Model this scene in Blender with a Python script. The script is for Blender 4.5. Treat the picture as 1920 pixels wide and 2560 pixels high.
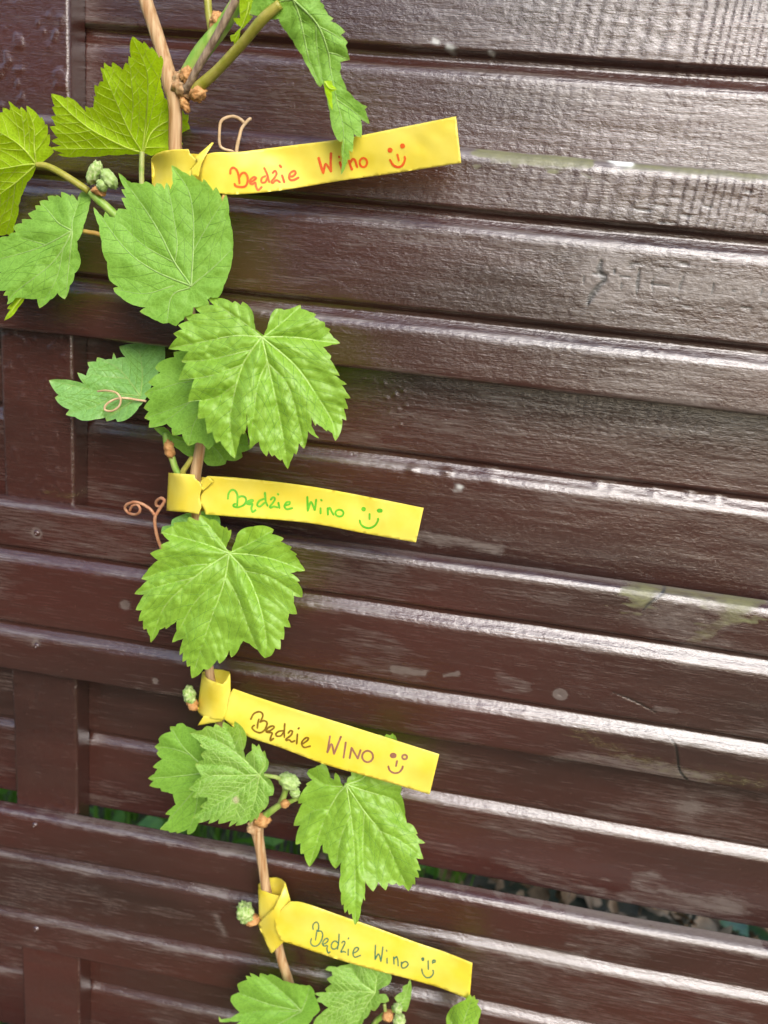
import bpy, math, random
import numpy as np
from mathutils import Matrix, Vector
from mathutils.geometry import delaunay_2d_cdt

for o in list(bpy.data.objects): bpy.data.objects.remove(o, do_unlink=True)
scn = bpy.context.scene
COL = scn.collection

# ------------------------------------------------------------------ camera
# rows: camera right, down, forward in world axes (X along fence, Y into fence, Z up); fitted to the board lines
MC = np.array([[0.9854877, 0.13774082, 0.09920418],
               [0.13220368, -0.25623494, -0.95753112],
               [-0.10647154, 0.95675029, -0.27072622]])
FPX = 1920.0                                     # focal length in photo pixels (photo is 1920 wide)
ZC = 0.60                                        # height of the point the camera looks at
CAMP = np.array([0, 0, ZC]) - MC[2] * 0.42
cam = bpy.data.cameras.new('camera'); camo = bpy.data.objects.new('camera', cam); COL.objects.link(camo)
camo.matrix_world = Matrix(((MC[0][0], -MC[1][0], -MC[2][0], CAMP[0]), (MC[0][1], -MC[1][1], -MC[2][1], CAMP[1]),
                            (MC[0][2], -MC[1][2], -MC[2][2], CAMP[2]), (0, 0, 0, 1)))
cam.sensor_fit = 'HORIZONTAL'; cam.sensor_width = 36; cam.lens = 36
cam.clip_start = 0.01; cam.clip_end = 2000
cam.dof.use_dof = True; cam.dof.focus_distance = 0.385; cam.dof.aperture_fstop = 11
scn.camera = camo
scn.render.resolution_x = 768; scn.render.resolution_y = 1024

# ------------------------------------------------------------------ light
SUN_EL, SUN_AZ = 38.0, 22.0        # bright overcast: light from above, the right and in front of the fence
sx, sy, sz = (math.sin(math.radians(SUN_AZ)) * math.cos(math.radians(SUN_EL)),
              -math.cos(math.radians(SUN_AZ)) * math.cos(math.radians(SUN_EL)), math.sin(math.radians(SUN_EL)))
w = bpy.data.worlds.new('World'); scn.world = w; w.use_nodes = True
nt = w.node_tree; nt.nodes.clear()
sky = nt.nodes.new('ShaderNodeTexSky'); sky.sky_type = 'NISHITA'; sky.sun_disc = False
sky.sun_elevation = math.radians(SUN_EL); sky.sun_rotation = math.atan2(sx, sy)
sky.air_density = 1.0; sky.dust_density = 2.5; sky.ozone_density = 1.0
bg = nt.nodes.new('ShaderNodeBackground'); bg.inputs['Strength'].default_value = 0.15
wo = nt.nodes.new('ShaderNodeOutputWorld')
nt.links.new(sky.outputs[0], bg.inputs[0]); nt.links.new(bg.outputs[0], wo.inputs[0])
sun = bpy.data.lights.new('sun', 'SUN'); sun.energy = .95; sun.angle = math.radians(34); sun.color = (0.94, 0.97, 1.0)
suno = bpy.data.objects.new('sun', sun); COL.objects.link(suno)
suno.rotation_euler = Vector((-sx, -sy, -sz)).to_track_quat('-Z', 'Y').to_euler()
vs = scn.view_settings
vs.view_transform = 'Standard'; vs.look = 'None'; vs.gamma = 1; vs.use_curve_mapping = False
vs.exposure = 1.26
try: scn.cycles.use_denoising = True
except Exception: pass

# ------------------------------------------------------------------ helpers
rng = np.random.default_rng(7); random.seed(7)
def ray(x, y):
    c = np.stack([(np.asarray(x, float) - 960) / FPX, (np.asarray(y, float) - 1280) / FPX, np.ones_like(np.asarray(x, float))], -1)
    return c @ MC
def wp(x, y, g):
    """photo pixel -> point g millimetres in front of the fence face (world Y = -g)"""
    r = ray(x, y); t = (-np.asarray(g, float) * 1e-3 - CAMP[1]) / r[..., 1]
    return CAMP + r * t[..., None]
def crop(x0, y0, width):
    s = width / 1659.0
    return lambda pts: [(x0 + p[0] * s, y0 + p[1] * s) for p in pts]

def hash2(i, j, seed):
    h = (i.astype(np.int64) * 374761393 + j.astype(np.int64) * 668265263 + seed * 144665) & 0x7fffffff
    h = ((h ^ (h >> 13)) * 1274126177) & 0x7fffffff
    return ((h ^ (h >> 16)) & 0xffff) / 65535.0
def noise(x, y, seed=0):
    xi, yi = np.floor(x), np.floor(y); fx, fy = x - xi, y - yi
    fx = fx * fx * (3 - 2 * fx); fy = fy * fy * (3 - 2 * fy)
    a, b, c, d = hash2(xi, yi, seed), hash2(xi + 1, yi, seed), hash2(xi, yi + 1, seed), hash2(xi + 1, yi + 1, seed)
    return (a + (b - a) * fx) * (1 - fy) + (c + (d - c) * fx) * fy
def fbm(x, y, seed=0, n=3):
    s, a, t = 0, .5, 0
    for k in range(n): s = s + a * noise(x * 2 ** k, y * 2 ** k, seed + k * 17); t += a; a *= .5
    return s / t
def sstep(a, b, x): t = np.clip((x - a) / (b - a), 0, 1); return t * t * (3 - 2 * t)

def link(name, mesh, mat=None, parent=None, smooth=True):
    o = bpy.data.objects.new(name, mesh); COL.objects.link(o)
    if mat is not None: mesh.materials.append(mat)
    if smooth and len(mesh.polygons): mesh.polygons.foreach_set('use_smooth', [True] * len(mesh.polygons))
    if parent is not None: o.parent = parent
    return o
def mesh_from(name, V, F):
    V = np.asarray(V, float); F = np.asarray(F, np.int32)
    m = bpy.data.meshes.new(name); n, k = F.shape
    m.vertices.add(len(V)); m.vertices.foreach_set('co', V.astype(np.float32).ravel())
    m.loops.add(n * k); m.loops.foreach_set('vertex_index', F.ravel())
    m.polygons.add(n); m.polygons.foreach_set('loop_start', np.arange(0, n * k, k, dtype=np.int32))
    m.polygons.foreach_set('loop_total', np.full(n, k, np.int32))
    m.update(calc_edges=True); m.validate(); return m
def set_col(m, name, arr):
    a = m.attributes.new(name, 'FLOAT_COLOR', 'POINT'); a.data.foreach_set('color', np.asarray(arr, np.float32).ravel())
def set_uv(m, uv):
    l = m.uv_layers.new(name='map'); idx = np.empty(len(m.loops), np.int32); m.loops.foreach_get('vertex_index', idx)
    l.data.foreach_set('uv', np.asarray(uv, np.float32)[idx].ravel())
def tag(o, label, cat, group=None, kind=None):
    o['label'] = label
    if cat: o['category'] = cat
    if group: o['group'] = group
    if kind: o['kind'] = kind
    return o
def empty(name, loc=(0, 0, 0)):
    o = bpy.data.objects.new(name, None); o.empty_display_size = .02; COL.objects.link(o); o.location = loc; return o
def adopt(root):
    """parts are modelled in world coordinates: keep them there under a root placed at the thing's base"""
    inv = Matrix.Translation(-root.location)
    for c in root.children: c.matrix_parent_inverse = inv
def spline(P, n=8, closed=False):
    P = np.asarray(P, float)
    if len(P) < 3: return np.array([P[0] + (P[-1] - P[0]) * t for t in np.linspace(0, 1, n + 1)])
    Q = np.vstack([2 * P[0] - P[1], P, 2 * P[-1] - P[-2]]); out = []
    for i in range(1, len(Q) - 2):
        p0, p1, p2, p3 = Q[i - 1:i + 3]
        for t in np.linspace(0, 1, n, endpoint=False):
            out.append(.5 * ((2 * p1) + (-p0 + p2) * t + (2 * p0 - 5 * p1 + 4 * p2 - p3) * t * t + (-p0 + 3 * p1 - 3 * p2 + p3) * t ** 3))
    out.append(P[-1]); return np.array(out)

# ------------------------------------------------------------------ materials
def nmat(name):
    m = bpy.data.materials.new(name); m.use_nodes = True; t = m.node_tree; t.nodes.clear()
    out = t.nodes.new('ShaderNodeOutputMaterial'); return m, t, out
def N(t, typ, **kw):
    n = t.nodes.new('ShaderNode' + typ)
    for k, v in kw.items():
        if k in n.inputs: n.inputs[k].default_value = v
        else: setattr(n, k, v)
    return n
def mixc(t, fac, a, b, blend='MIX'):
    n = t.nodes.new('ShaderNodeMix'); n.data_type = 'RGBA'; n.blend_type = blend
    for i, v in ((0, fac), (6, a), (7, b)):
        if hasattr(v, 'is_linked') or isinstance(v, bpy.types.NodeSocket): t.links.new(v, n.inputs[i])
        else: n.inputs[i].default_value = v if i == 0 else (*v, 1)
    return n.outputs[2]
def ramp(t, fac, stops):
    r = t.nodes.new('ShaderNodeValToRGB'); e = r.color_ramp.elements
    e[0].position, e[1].position = stops[0][0], stops[-1][0]
    for p, c in stops[1:-1]: e.new(p)
    for el, (p, c) in zip(sorted(e, key=lambda q: q.position), stops): el.color = (c, c, c, 1) if isinstance(c, (int, float)) else (*c, 1)
    t.links.new(fac, r.inputs[0]); return r.outputs[0]
def tex(t, coord, scale, kind='TexNoise', vec=(1, 1, 1), **kw):
    mp = t.nodes.new('ShaderNodeMapping'); mp.inputs['Scale'].default_value = vec
    t.links.new(coord, mp.inputs[0]); n = N(t, kind, Scale=scale, **kw); t.links.new(mp.outputs[0], n.inputs['Vector']); return n

def wood_material():
    m, t, out = nmat('brown_fence_paint'); L = t.links.new
    co = t.nodes.new('ShaderNodeTexCoord').outputs['Object']
    at = N(t, 'Attribute', attribute_name='mask'); sep = t.nodes.new('ShaderNodeSeparateColor'); L(at.outputs['Color'], sep.inputs[0])
    big = tex(t, co, 9, vec=(.35, 1, 1), Detail=4).outputs[0]
    streak = tex(t, co, 120, vec=(.06, 1, 1), Detail=6, Roughness=.65).outputs[0]
    fine = tex(t, co, 900, vec=(.35, 1, 1), Detail=4).outputs[0]
    sf = tex(t, co, 900, vec=(.06, 1, 1), Detail=6, Roughness=.75).outputs[0]
    c = mixc(t, ramp(t, big, [(.35, 0.), (.65, 1.)]), (.026, .0120, .0090), (.056, .0156, .0110))
    c = mixc(t, ramp(t, streak, [(.45, 0.), (.75, .6)]), c, (.050, .0225, .0165))
    c = mixc(t, ramp(t, sf, [(.52, 0.), (.78, .55)]), c, (.085, .062, .052))
    # weathered grey patches: the mask says where, grain noise breaks them up
    wm = t.nodes.new('ShaderNodeMath'); wm.operation = 'MULTIPLY_ADD'; L(sep.outputs[1], wm.inputs[0]); wm.inputs[1].default_value = 1.3; 
    s2 = t.nodes.new('ShaderNodeMath'); s2.operation = 'SUBTRACT'; L(sf, s2.inputs[0]); s2.inputs[1].default_value = 1.02; L(s2.outputs[0], wm.inputs[2])
    wear = ramp(t, wm.outputs[0], [(.0, 0.), (.34, .72)])
    wc = mixc(t, fine, (.07, .052, .044), (.17, .14, .12))
    c = mixc(t, wear, c, wc)
    mo = t.nodes.new('ShaderNodeMath'); mo.operation = 'MULTIPLY_ADD'; L(sep.outputs[0], mo.inputs[0]); mo.inputs[1].default_value = 1.5
    s3 = t.nodes.new('ShaderNodeMath'); s3.operation = 'SUBTRACT'; nz = tex(t, co, 420, vec=(.4, 1, 1), Detail=8, Roughness=.7).outputs[0]
    L(nz, s3.inputs[0]); s3.inputs[1].default_value = 1.0; L(s3.outputs[0], mo.inputs[2])
    moss = ramp(t, mo.outputs[0], [(.06, 0.), (.85, .75)])
    c = mixc(t, moss, c, mixc(t, nz, (.03, .033, .010), (.20, .20, .055)))
    c = mixc(t, sep.outputs[2], c, (.006, .005, .004))
    c = mixc(t, at.outputs['Alpha'], c, (.72, .74, .70))
    # tiny pale specks of dust
    vo = tex(t, co, 210, 'TexVoronoi'); sp = ramp(t, vo.outputs['Distance'], [(.0, 1.), (.075, 0.)])
    spm = t.nodes.new('ShaderNodeMath'); spm.operation = 'MULTIPLY'; L(sp, spm.inputs[0])
    L(ramp(t, tex(t, co, 60).outputs[0], [(.5, 0.), (.62, .55)]), spm.inputs[1])
    c = mixc(t, spm.outputs[0], c, (.22, .18, .15))
    p = N(t, 'BsdfPrincipled'); L(c, p.inputs['Base Color'])
    ro = mixc(t, wear, mixc(t, big, (.11, .11, .11), (.20, .20, .20)), (.42, .42, .42))
    ro = mixc(t, moss, ro, (.85, .85, .85)); L(ro, p.inputs['Roughness'])
    p.inputs['Specular IOR Level'].default_value = .8; p.inputs['Coat Weight'].default_value = .45; p.inputs['Coat Roughness'].default_value = .16
    b1 = N(t, 'Bump', Strength=.3, Distance=.0005); L(sf, b1.inputs['Height'])
    pe = tex(t, co, 780, vec=(.6, 1, 1), Detail=3, Roughness=.65).outputs[0]
    b2 = N(t, 'Bump', Strength=.45, Distance=.0005); L(pe, b2.inputs['Height']); L(b1.outputs[0], b2.inputs['Normal'])
    L(b2.outputs[0], p.inputs['Normal']); L(b2.outputs[0], p.inputs['Coat Normal']); L(p.outputs[0], out.inputs[0]); return m

def leaf_material(name, c1, c2, trans, rough=.42, tw=.45, bump=.5, gloss=.45):
    m, t, out = nmat(name); L = t.links.new
    uv = t.nodes.new('ShaderNodeTexCoord').outputs['UV']
    n1 = tex(t, uv, 2.2, Detail=4).outputs[0]
    vo = tex(t, uv, 9.5, 'TexVoronoi', feature='DISTANCE_TO_EDGE'); cell = ramp(t, vo.outputs['Distance'], [(.0, 0.), (.16, 1.)])
    vo2 = tex(t, uv, 26, 'TexVoronoi', feature='DISTANCE_TO_EDGE'); cell2 = ramp(t, vo2.outputs['Distance'], [(.0, 0.), (.22, 1.)])
    c = mixc(t, ramp(t, n1, [(.35, 0.), (.65, 1.)]), c1, c2)
    lite = tuple(min(1, v * 1.12 + .006) for v in c2)
    c = mixc(t, cell, lite, c); c = mixc(t, cell2, mixc(t, (.5), c, lite), c)
    at = N(t, 'Attribute', attribute_name='edge'); sep = t.nodes.new('ShaderNodeSeparateColor'); L(at.outputs['Color'], sep.inputs[0])
    c = mixc(t, sep.outputs[0], c, (.30, .36, .05))            # yellowish tooth tips
    c = mixc(t, sep.outputs[1], c, (.55, .42, .30))            # dry spot
    p = N(t, 'BsdfPrincipled', Roughness=rough); L(c, p.inputs['Base Color']); p.inputs['Specular IOR Level'].default_value = gloss
    hh = t.nodes.new('ShaderNodeMath'); hh.operation = 'MULTIPLY_ADD'; L(cell, hh.inputs[0]); hh.inputs[1].default_value = 1.; 
    h2 = t.nodes.new('ShaderNodeMath'); h2.operation = 'MULTIPLY'; L(cell2, h2.inputs[0]); h2.inputs[1].default_value = .35; L(h2.outputs[0], hh.inputs[2])
    b = N(t, 'Bump', Strength=bump * .7, Distance=.0004); L(hh.outputs[0], b.inputs['Height'])
    fz = tex(t, uv, 60, Detail=2).outputs[0]; b2 = N(t, 'Bump', Strength=.25, Distance=.0002); L(fz, b2.inputs['Height']); L(b.outputs[0], b2.inputs['Normal'])
    L(b2.outputs[0], p.inputs['Normal'])
    tr = N(t, 'BsdfTranslucent'); L(mixc(t, .0, trans, trans), tr.inputs[0]); L(b2.outputs[0], tr.inputs['Normal'])
    tc = mixc(t, cell, tuple(v * 1.15 for v in trans), trans); L(tc, tr.inputs[0])
    mx = N(t, 'MixShader', Fac=tw); L(p.outputs[0], mx.inputs[1]); L(tr.outputs[0], mx.inputs[2]); L(mx.outputs[0], out.inputs[0]); return m

def plain(name, col, rough=.5, col2=None, scale=300, bump=.3, dist=.0004, vec=(1, 1, 1), trans=0, spec=.4):
    m, t, out = nmat(name); L = t.links.new
    co = t.nodes.new('ShaderNodeTexCoord').outputs['Object']
    n = tex(t, co, scale, vec=vec, Detail=5).outputs[0]
    c = mixc(t, ramp(t, n, [(.35, 0.), (.65, 1.)]), col, col2 or col)
    p = N(t, 'BsdfPrincipled', Roughness=rough); L(c, p.inputs['Base Color']); p.inputs['Specular IOR Level'].default_value = spec
    b = N(t, 'Bump', Strength=bump, Distance=dist); L(n, b.inputs['Height']); L(b.outputs[0], p.inputs['Normal'])
    if trans:
        tr = N(t, 'BsdfTranslucent'); L(c, tr.inputs[0]); mx = N(t, 'MixShader', Fac=trans)
        L(p.outputs[0], mx.inputs[1]); L(tr.outputs[0], mx.inputs[2]); L(mx.outputs[0], out.inputs[0])
    else: L(p.outputs[0], out.inputs[0])
    return m

WOOD = wood_material()
GLOSSY = leaf_material('glossy_young_vine_leaf', (.21, .40, .028), (.245, .445, .042), (.42, .66, .03), rough=.42, tw=.36, bump=.22, gloss=.6)
MATTE = leaf_material('matte_green_vine_leaf', (.165, .355, .032), (.205, .41, .048), (.31, .55, .03), rough=.5, tw=.34, bump=.3, gloss=.35)
UNDER = leaf_material('vine_leaf_underside', (.36, .60, .008), (.42, .67, .012), (.74, .97, .008), rough=.6, tw=.62, bump=.35, gloss=.25)
FUZZY = leaf_material('crinkled_fuzzy_vine_leaf', (.17, .36, .028), (.25, .45, .075), (.36, .57, .03), rough=.45, tw=.36, bump=.7, gloss=.5)
BLUE = leaf_material('blue_green_vine_leaf', (.14, .32, .050), (.20, .41, .095), (.24, .48, .04), rough=.30, tw=.25, bump=.5, gloss=.6)
VEIN = plain('vine_leaf_vein', (.29, .45, .09), .5, (.37, .51, .16), 500)
VEIND = plain('fine_leaf_vein', (.125, .27, .022), .5, (.16, .31, .03), 500)
VEINM = plain('matte_leaf_vein', (.20, .34, .07), .5, (.27, .40, .11), 500)
VEINU = plain('underside_vein', (.60, .74, .07), .5, (.66, .78, .14), 500, trans=.5)
PETI = plain('petiole_green', (.20, .30, .05), .5, (.33, .34, .12), 220)
PETIY = plain('petiole_olive_yellow', (.24, .24, .02), .45, (.34, .30, .06), 260)
PETIO = plain('petiole_orange', (.42, .22, .04), .5, (.30, .24, .06), 200)
SHOOT = plain('green_shoot', (.15, .30, .025), .45, (.32, .40, .10), 260, vec=(1, 1, .3))
CANE = plain('woody_vine_cane', (.30, .15, .055), .7, (.50, .34, .18), 520, bump=.7, dist=.0006, vec=(1, 1, .07))
CANEG = plain('grey_dry_cane', (.12, .075, .045), .75, (.33, .24, .16), 520, bump=1, dist=.0005, vec=(1, 1, .12))
HUSK = plain('bud_scale_husk', (.34, .15, .04), .7, (.50, .27, .10), 420, bump=.8, dist=.0006)
BUDG = plain('green_vine_bud', (.17, .30, .04), .75, (.42, .48, .22), 620, bump=.8, dist=.0005)
BUDW = plain('pale_downy_bud', (.22, .34, .07), .8, (.36, .46, .19), 520, bump=.5)
TEND = plain('dry_tendril', (.45, .29, .14), .6, (.58, .42, .25), 300)
TENDO = plain('brown_tendril', (.33, .13, .06), .55, (.42, .22, .12), 300)
TAGM = plain('yellow_tag_plastic', (.79, .625, .045), .30, (.86, .73, .12), 45, bump=.04, trans=.22, spec=.5)
INK = [plain('red_orange_ink', (.62, .07, .008), .5, (.70, .13, .01), 260),
       plain('green_ink', (.07, .36, .015), .5, (.16, .46, .02), 260),
       plain('olive_brown_ink', (.15, .075, .004), .5, (.20, .11, .006), 260),
       plain('teal_ink', (.03, .13, .07), .5, (.06, .18, .09), 260),
       plain('purple_brown_ink', (.22, .085, .05), .5, (.29, .13, .08), 260)]

# ------------------------------------------------------------------ ground
def soil():
    m, t, out = nmat('garden_soil'); L = t.links.new
    co = t.nodes.new('ShaderNodeTexCoord').outputs['Object']
    a = tex(t, co, 30, Detail=8, Roughness=.7).outputs[0]; b = tex(t, co, 2.2, Detail=3).outputs[0]
    c = mixc(t, ramp(t, a, [(.35, 0.), (.65, 1.)]), (.045, .030, .020), (.20, .145, .10))
    c = mixc(t, ramp(t, b, [(.45, 0.), (.6, .8)]), c, (.055, .085, .02))
    p = N(t, 'BsdfPrincipled', Roughness=.9); L(c, p.inputs['Base Color'])
    bu = N(t, 'Bump', Strength=.9, Distance=.02); L(a, bu.inputs['Height']); L(bu.outputs[0], p.inputs['Normal']); L(p.outputs[0], out.inputs[0]); return m
G = 300.0
xs = np.concatenate([[-G, -30, -6], np.linspace(-1.5, 1.5, 61), [6, 30, G]]); ys = np.concatenate([[-G, -30, -6], np.linspace(-1.5, 1.8, 67), [6, 30, G]])
X, Y = np.meshgrid(xs, ys); Z = (fbm(X * 6, Y * 6, 3) - .5) * .05 * (np.abs(X) < 2) * (np.abs(Y) < 2)
idx = np.arange(X.size).reshape(X.shape)
F = np.stack([idx[:-1, :-1], idx[:-1, 1:], idx[1:, 1:], idx[1:, :-1]], -1).reshape(-1, 4)
o = link('ground', mesh_from('ground', np.stack([X, Y, Z], -1).reshape(-1, 3), F), soil()); o['kind'] = 'structure'

# ------------------------------------------------------------------ fence
ZS = ZC - 1.0                                   # board heights below were measured with the aim point at 1.0
def groove(t0, d=4.4): return [(t0, 0), (t0 + .8, .4), (t0 + 3.0, d * .93), (t0 + 5.2, d), (t0 + 7.4, d * .70), (t0 + 9.8, d * .27), (t0 + 12.0, d * .05), (t0 + 13.8, 0)]
def profile(H, grooves):
    P = [(0, 9), (0.2, 5.6), (.9, 3.4), (2.2, 1.6), (4.2, .4), (6.4, 0)]
    for g in grooves: P += groove(g)
    P += [(H - 2.6, 0), (H - 1.0, .35), (H - .2, 1.3), (H, 2.6), (H, 9)]
    return P
FRONT = profile(111, [27.2, 76.6]); REAR = profile(113, [52.5])
XD = np.arange(-.262, .290, .00070)
XALL = np.concatenate([np.arange(-.62, -.262, .012), XD, np.arange(.292, .64, .012)])
XLOW = np.arange(-.62, .64, .02)

def seg_d(px, pz, A, B):
    A, B = np.array(A, float), np.array(B, float); d = B - A
    t = np.clip(((px - A[0]) * d[0] + (pz - A[1]) * d[1]) / (d @ d + 1e-12), 0, 1)
    return np.hypot(px - A[0] - t * d[0], pz - A[1] - t * d[1]), t
def poly_d(px, pz, P):
    r = np.full(px.shape, 1e9); s = np.zeros(px.shape); n = len(P) - 1
    for i in range(n):
        d, t = seg_d(px, pz, P[i], P[i + 1]); m = d < r; r = np.where(m, d, r); s = np.where(m, (i + t) / n, s)
    return r, s
def on_face(pts, Y=0.0):                         # photo pixels -> (x, z) on a board face at depth Y
    q = wp(np.array([p[0] for p in pts]), np.array([p[1] for p in pts]), -Y * 1e3); return [(a[0], a[2]) for a in q]

def make_board(ztop, prof, y0, seed, fence, feats=None, dense=True):
    step = .80 if dense else 4.0
    T, D = [], []
    for (t0, d0), (t1, d1) in zip(prof[:-1], prof[1:]):
        n = max(1, int(math.ceil(math.hypot(t1 - t0, d1 - d0) / step)))
        for k in range(n): T.append(t0 + (t1 - t0) * k / n); D.append(d0 + (d1 - d0) * k / n)
    T.append(prof[-1][0]); D.append(prof[-1][1])
    T, D = np.array(T), np.array(D); xs = XALL if dense else XLOW
    X, TT = np.meshgrid(xs * 1e3, T); DD = np.repeat(D[:, None], len(xs), 1)      # millimetres
    Zmm = (ztop + ZS) * 1e3 - TT
    wob = (fbm(X / 90, TT * 0 + seed, seed) - .5) * 1.2                           # board is never perfectly straight
    h = (fbm(X / 55, TT / 14, seed + 1) - .5) * .55
    h += (fbm(X / 30 + seed, TT / 1.7, seed + 2) - .5) * .14 + (noise(X / 11, TT / 1.1, seed + 3) - .5) * .07
    h += (fbm(X / 2.6, TT / 1.9, seed + 4, 2) - .5) * .09
    mask = np.zeros(X.shape + (4,), np.float32)
    saw = sstep(.45, .75, fbm(X / 120 + 3 * seed, TT / 60, seed + 5)) * .5
    if feats: h, saw = feats(X * 1e-3, Zmm * 1e-3, TT, h, saw, mask)
    h += saw * .085 * (.4 + 1.2 * fbm(X / 9, TT / 4, seed + 12)) * np.sin(2 * np.pi * (X + .08 * TT + 1.5 * noise(X / 15, TT / 25, seed + 6)) / (5.6 + 1.2 * noise(X / 40, 0 * TT, seed + 9)))
    bev = np.exp(-((DD - 1.5) / 1.3) ** 2)                                        # worn arrises
    h += bev * (.34 * (fbm(X / 7, TT / 5, seed + 14) - .5) + .16 * (noise(X / 2.2, TT / 1.5, seed + 15) - .5))
    mask[..., 1] += bev * .40 * fbm(X / 22, TT / 3, seed + 7)
    mask[..., 1] += .24 + .17 * sstep(.35, .80, fbm(X / 60, TT / 14, seed + 8))
    mask[:, :, 0:2] = np.clip(mask[:, :, 0:2], 0, 1)
    V = np.stack([X * 1e-3, (y0 * 1e3 + DD - h * (DD < 8.5)) * 1e-3, (Zmm + wob) * 1e-3], -1).reshape(-1, 3)
    idx = np.arange(X.size).reshape(X.shape)
    F = np.stack([idx[:-1, :-1], idx[1:, :-1], idx[1:, 1:], idx[:-1, 1:]], -1).reshape(-1, 4)
    nr, nc = X.shape
    back = np.stack([idx[-1, :-1], idx[0, :-1], idx[0, 1:], idx[-1, 1:]], -1)      # flat back face
    F = np.vstack([F, back])
    me = mesh_from('board', V, F); set_col(me, 'mask', mask.reshape(-1, 4))
    o = link('board', me, WOOD, fence)
    for side in (0, nc - 1): pass
    return o

def cols(x, P, pad):
    k = np.searchsorted(x[0], [P[:, 0].min() - pad, P[:, 0].max() + pad]); return slice(int(k[0]), int(k[1]) + 1)
def blob(x, z, c, r): return np.exp(-(((x - c[0]) / r[0]) ** 2 + ((z - c[1]) / r[1]) ** 2))
def crack(x, z, h, mask, pts, width, depth=.25, Y=0.0):
    P = np.array(on_face(spline(pts, 4), Y)); c = cols(x, P, 4e-3); x, z = x[:, c], z[:, c]; d, s = poly_d(x, z, P)
    wv = width * 1.0e-3 * (.35 + .65 * np.sin(np.pi * np.clip(s * .9 + .05, 0, 1)))
    k = np.exp(-(d / wv) ** 2); mask[:, c, 2] = np.maximum(mask[:, c, 2], np.clip(k * 1.7 - .2, 0, .97)); h[:, c] -= depth * k; return h
def smudge(x, z, mask, ch, pts, r, amt, Y=0.0):
    if ch == 0: r, amt = r * 1.9, amt * .8
    P = np.array(on_face(pts, Y)); c = cols(x, P, r * 3e-3); d, s = poly_d(x[:, c], z[:, c], P); d = d * (.15 + 1.9 * fbm(x[:, c] / .009, z[:, c] / .0026, 63)); mask[:, c, ch] += amt * np.exp(-(d / (r * 1e-3)) ** 2)

def featA(x, z, T, h, saw, mask):
    saw = saw * .3 + 1.15 * sstep(.0, .13, x) * (T < 58) + .35 * sstep(-.05, .1, x) * (T > 58)
    smudge(x, z, mask, 0, [(1230, 378), (1330, 392), (1440, 398)], 3.5, .5, .025)
    for q in ((1085, 100), (1120, 115), (1225, 130)): smudge(x, z, mask, 3, [q, (q[0] + 9, q[1] + 4)], 1.0, .5, .025)
    return h + sstep(0, .12, x) * .12 * (fbm(x / .0022, z / .0035, 77) - .5), saw
def featB(x, z, T, h, saw, mask):
    saw = saw * .3 + .9 * sstep(.02, .14, x) * (T < 30) + .35 * sstep(0, .2, x)
    smudge(x, z, mask, 0, [(1200, 378), (1330, 398), (1470, 406)], 2.2, 1.7)
    smudge(x, z, mask, 1, [(1140, 372), (1500, 402), (1920, 440)], 2.2, .8)
    smudge(x, z, mask, 0, [(1560, 410), (1700, 424), (1920, 442)], 1.6, 1.1)
    smudge(x, z, mask, 3, [(1548, 404), (1578, 406)], 2.0, 1.25)
    knot = on_face([(1515, 700)])[0]
    mask[..., 1] += .6 * blob(x, z, knot, (.010, .013)) + .4 * blob(x, z, on_face([(1720, 715)])[0], (.045, .006))
    h = h + .25 * blob(x, z, knot, (.012, .012))
    c = crop(1380, 640, 540)
    for pts, wd in (([(380, 30), (365, 100), (400, 175), (385, 205)], 1.7), ([(385, 200), (350, 240), (300, 310), (270, 370)], 1.5), ([(670, 100), (660, 190), (650, 280)], .9),
                    ([(800, 150), (770, 200), (775, 270)], .45), ([(1005, 160), (985, 230), (975, 280)], .45), ([(1245, 200), (1225, 290)], .42), ([(1615, 220), (1605, 320)], .42),
                    ([(480, 90), (475, 140)], .6), ([(430, 130), (405, 160)], .6), ([(520, 150), (600, 160)], .5), ([(250, 150), (240, 200)], .5), ([(540, 200), (530, 250)], .5)):
        h = crack(x, z, h, mask, c(pts), wd)
    rn = np.random.default_rng(5)
    for k in range(46):                          # short drying checks along the grain
        px, py = rn.uniform(1480, 1915), rn.choice([rn.uniform(470, 590), rn.uniform(650, 800)]); l = rn.uniform(15, 60)
        h = crack(x, z, h, mask, [(px, py), (px + l * .5, py + l * .05), (px + l, py + l * .09 + rn.uniform(-2, 2))], .22, .3)
    mask[..., 1] += .35 * sstep(.03, .16, x) * fbm(x / .03, z / .004, 31) * (T > 90)
    mask[..., 0] += .25 * blob(x, z, on_face([(1240, 930)])[0], (.02, .006))
    h = h + sstep(0, .12, x) * .14 * (fbm(x / .0026, z / .0022, 78) - .5)
    return h, saw
def featC(x, z, T, h, saw, mask):
    saw = saw * .2 + .7 * sstep(.05, .13, x) * (T < 30)
    for q, r in (((1030, 1175), .0025), ((1115, 1180), .0022), ((1225, 1187), .0046), ((1500, 1213), .0030), ((1535, 1222), .0036), ((1640, 1236), .003), ((1730, 1240), .0026), ((1800, 1252), .003)):
        h = h + .9 * blob(x, z, on_face([q], .025)[0], (r * 1.2, r * .8))          # hardened paint runs
    for k in range(9):
        q = (960 + k * 7, 960 + (k * 37) % 120); h = h + .5 * blob(x, z, on_face([q], .025)[0], (.0010, .0010)) * .6
    smudge(x, z, mask, 3, [(1148, 1217), (1152, 1219)], 1.0, .6, .025)
    smudge(x, z, mask, 1, [(1000, 1335), (1150, 1350), (1250, 1372)], 4, .35, .025)
    return h, saw
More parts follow.
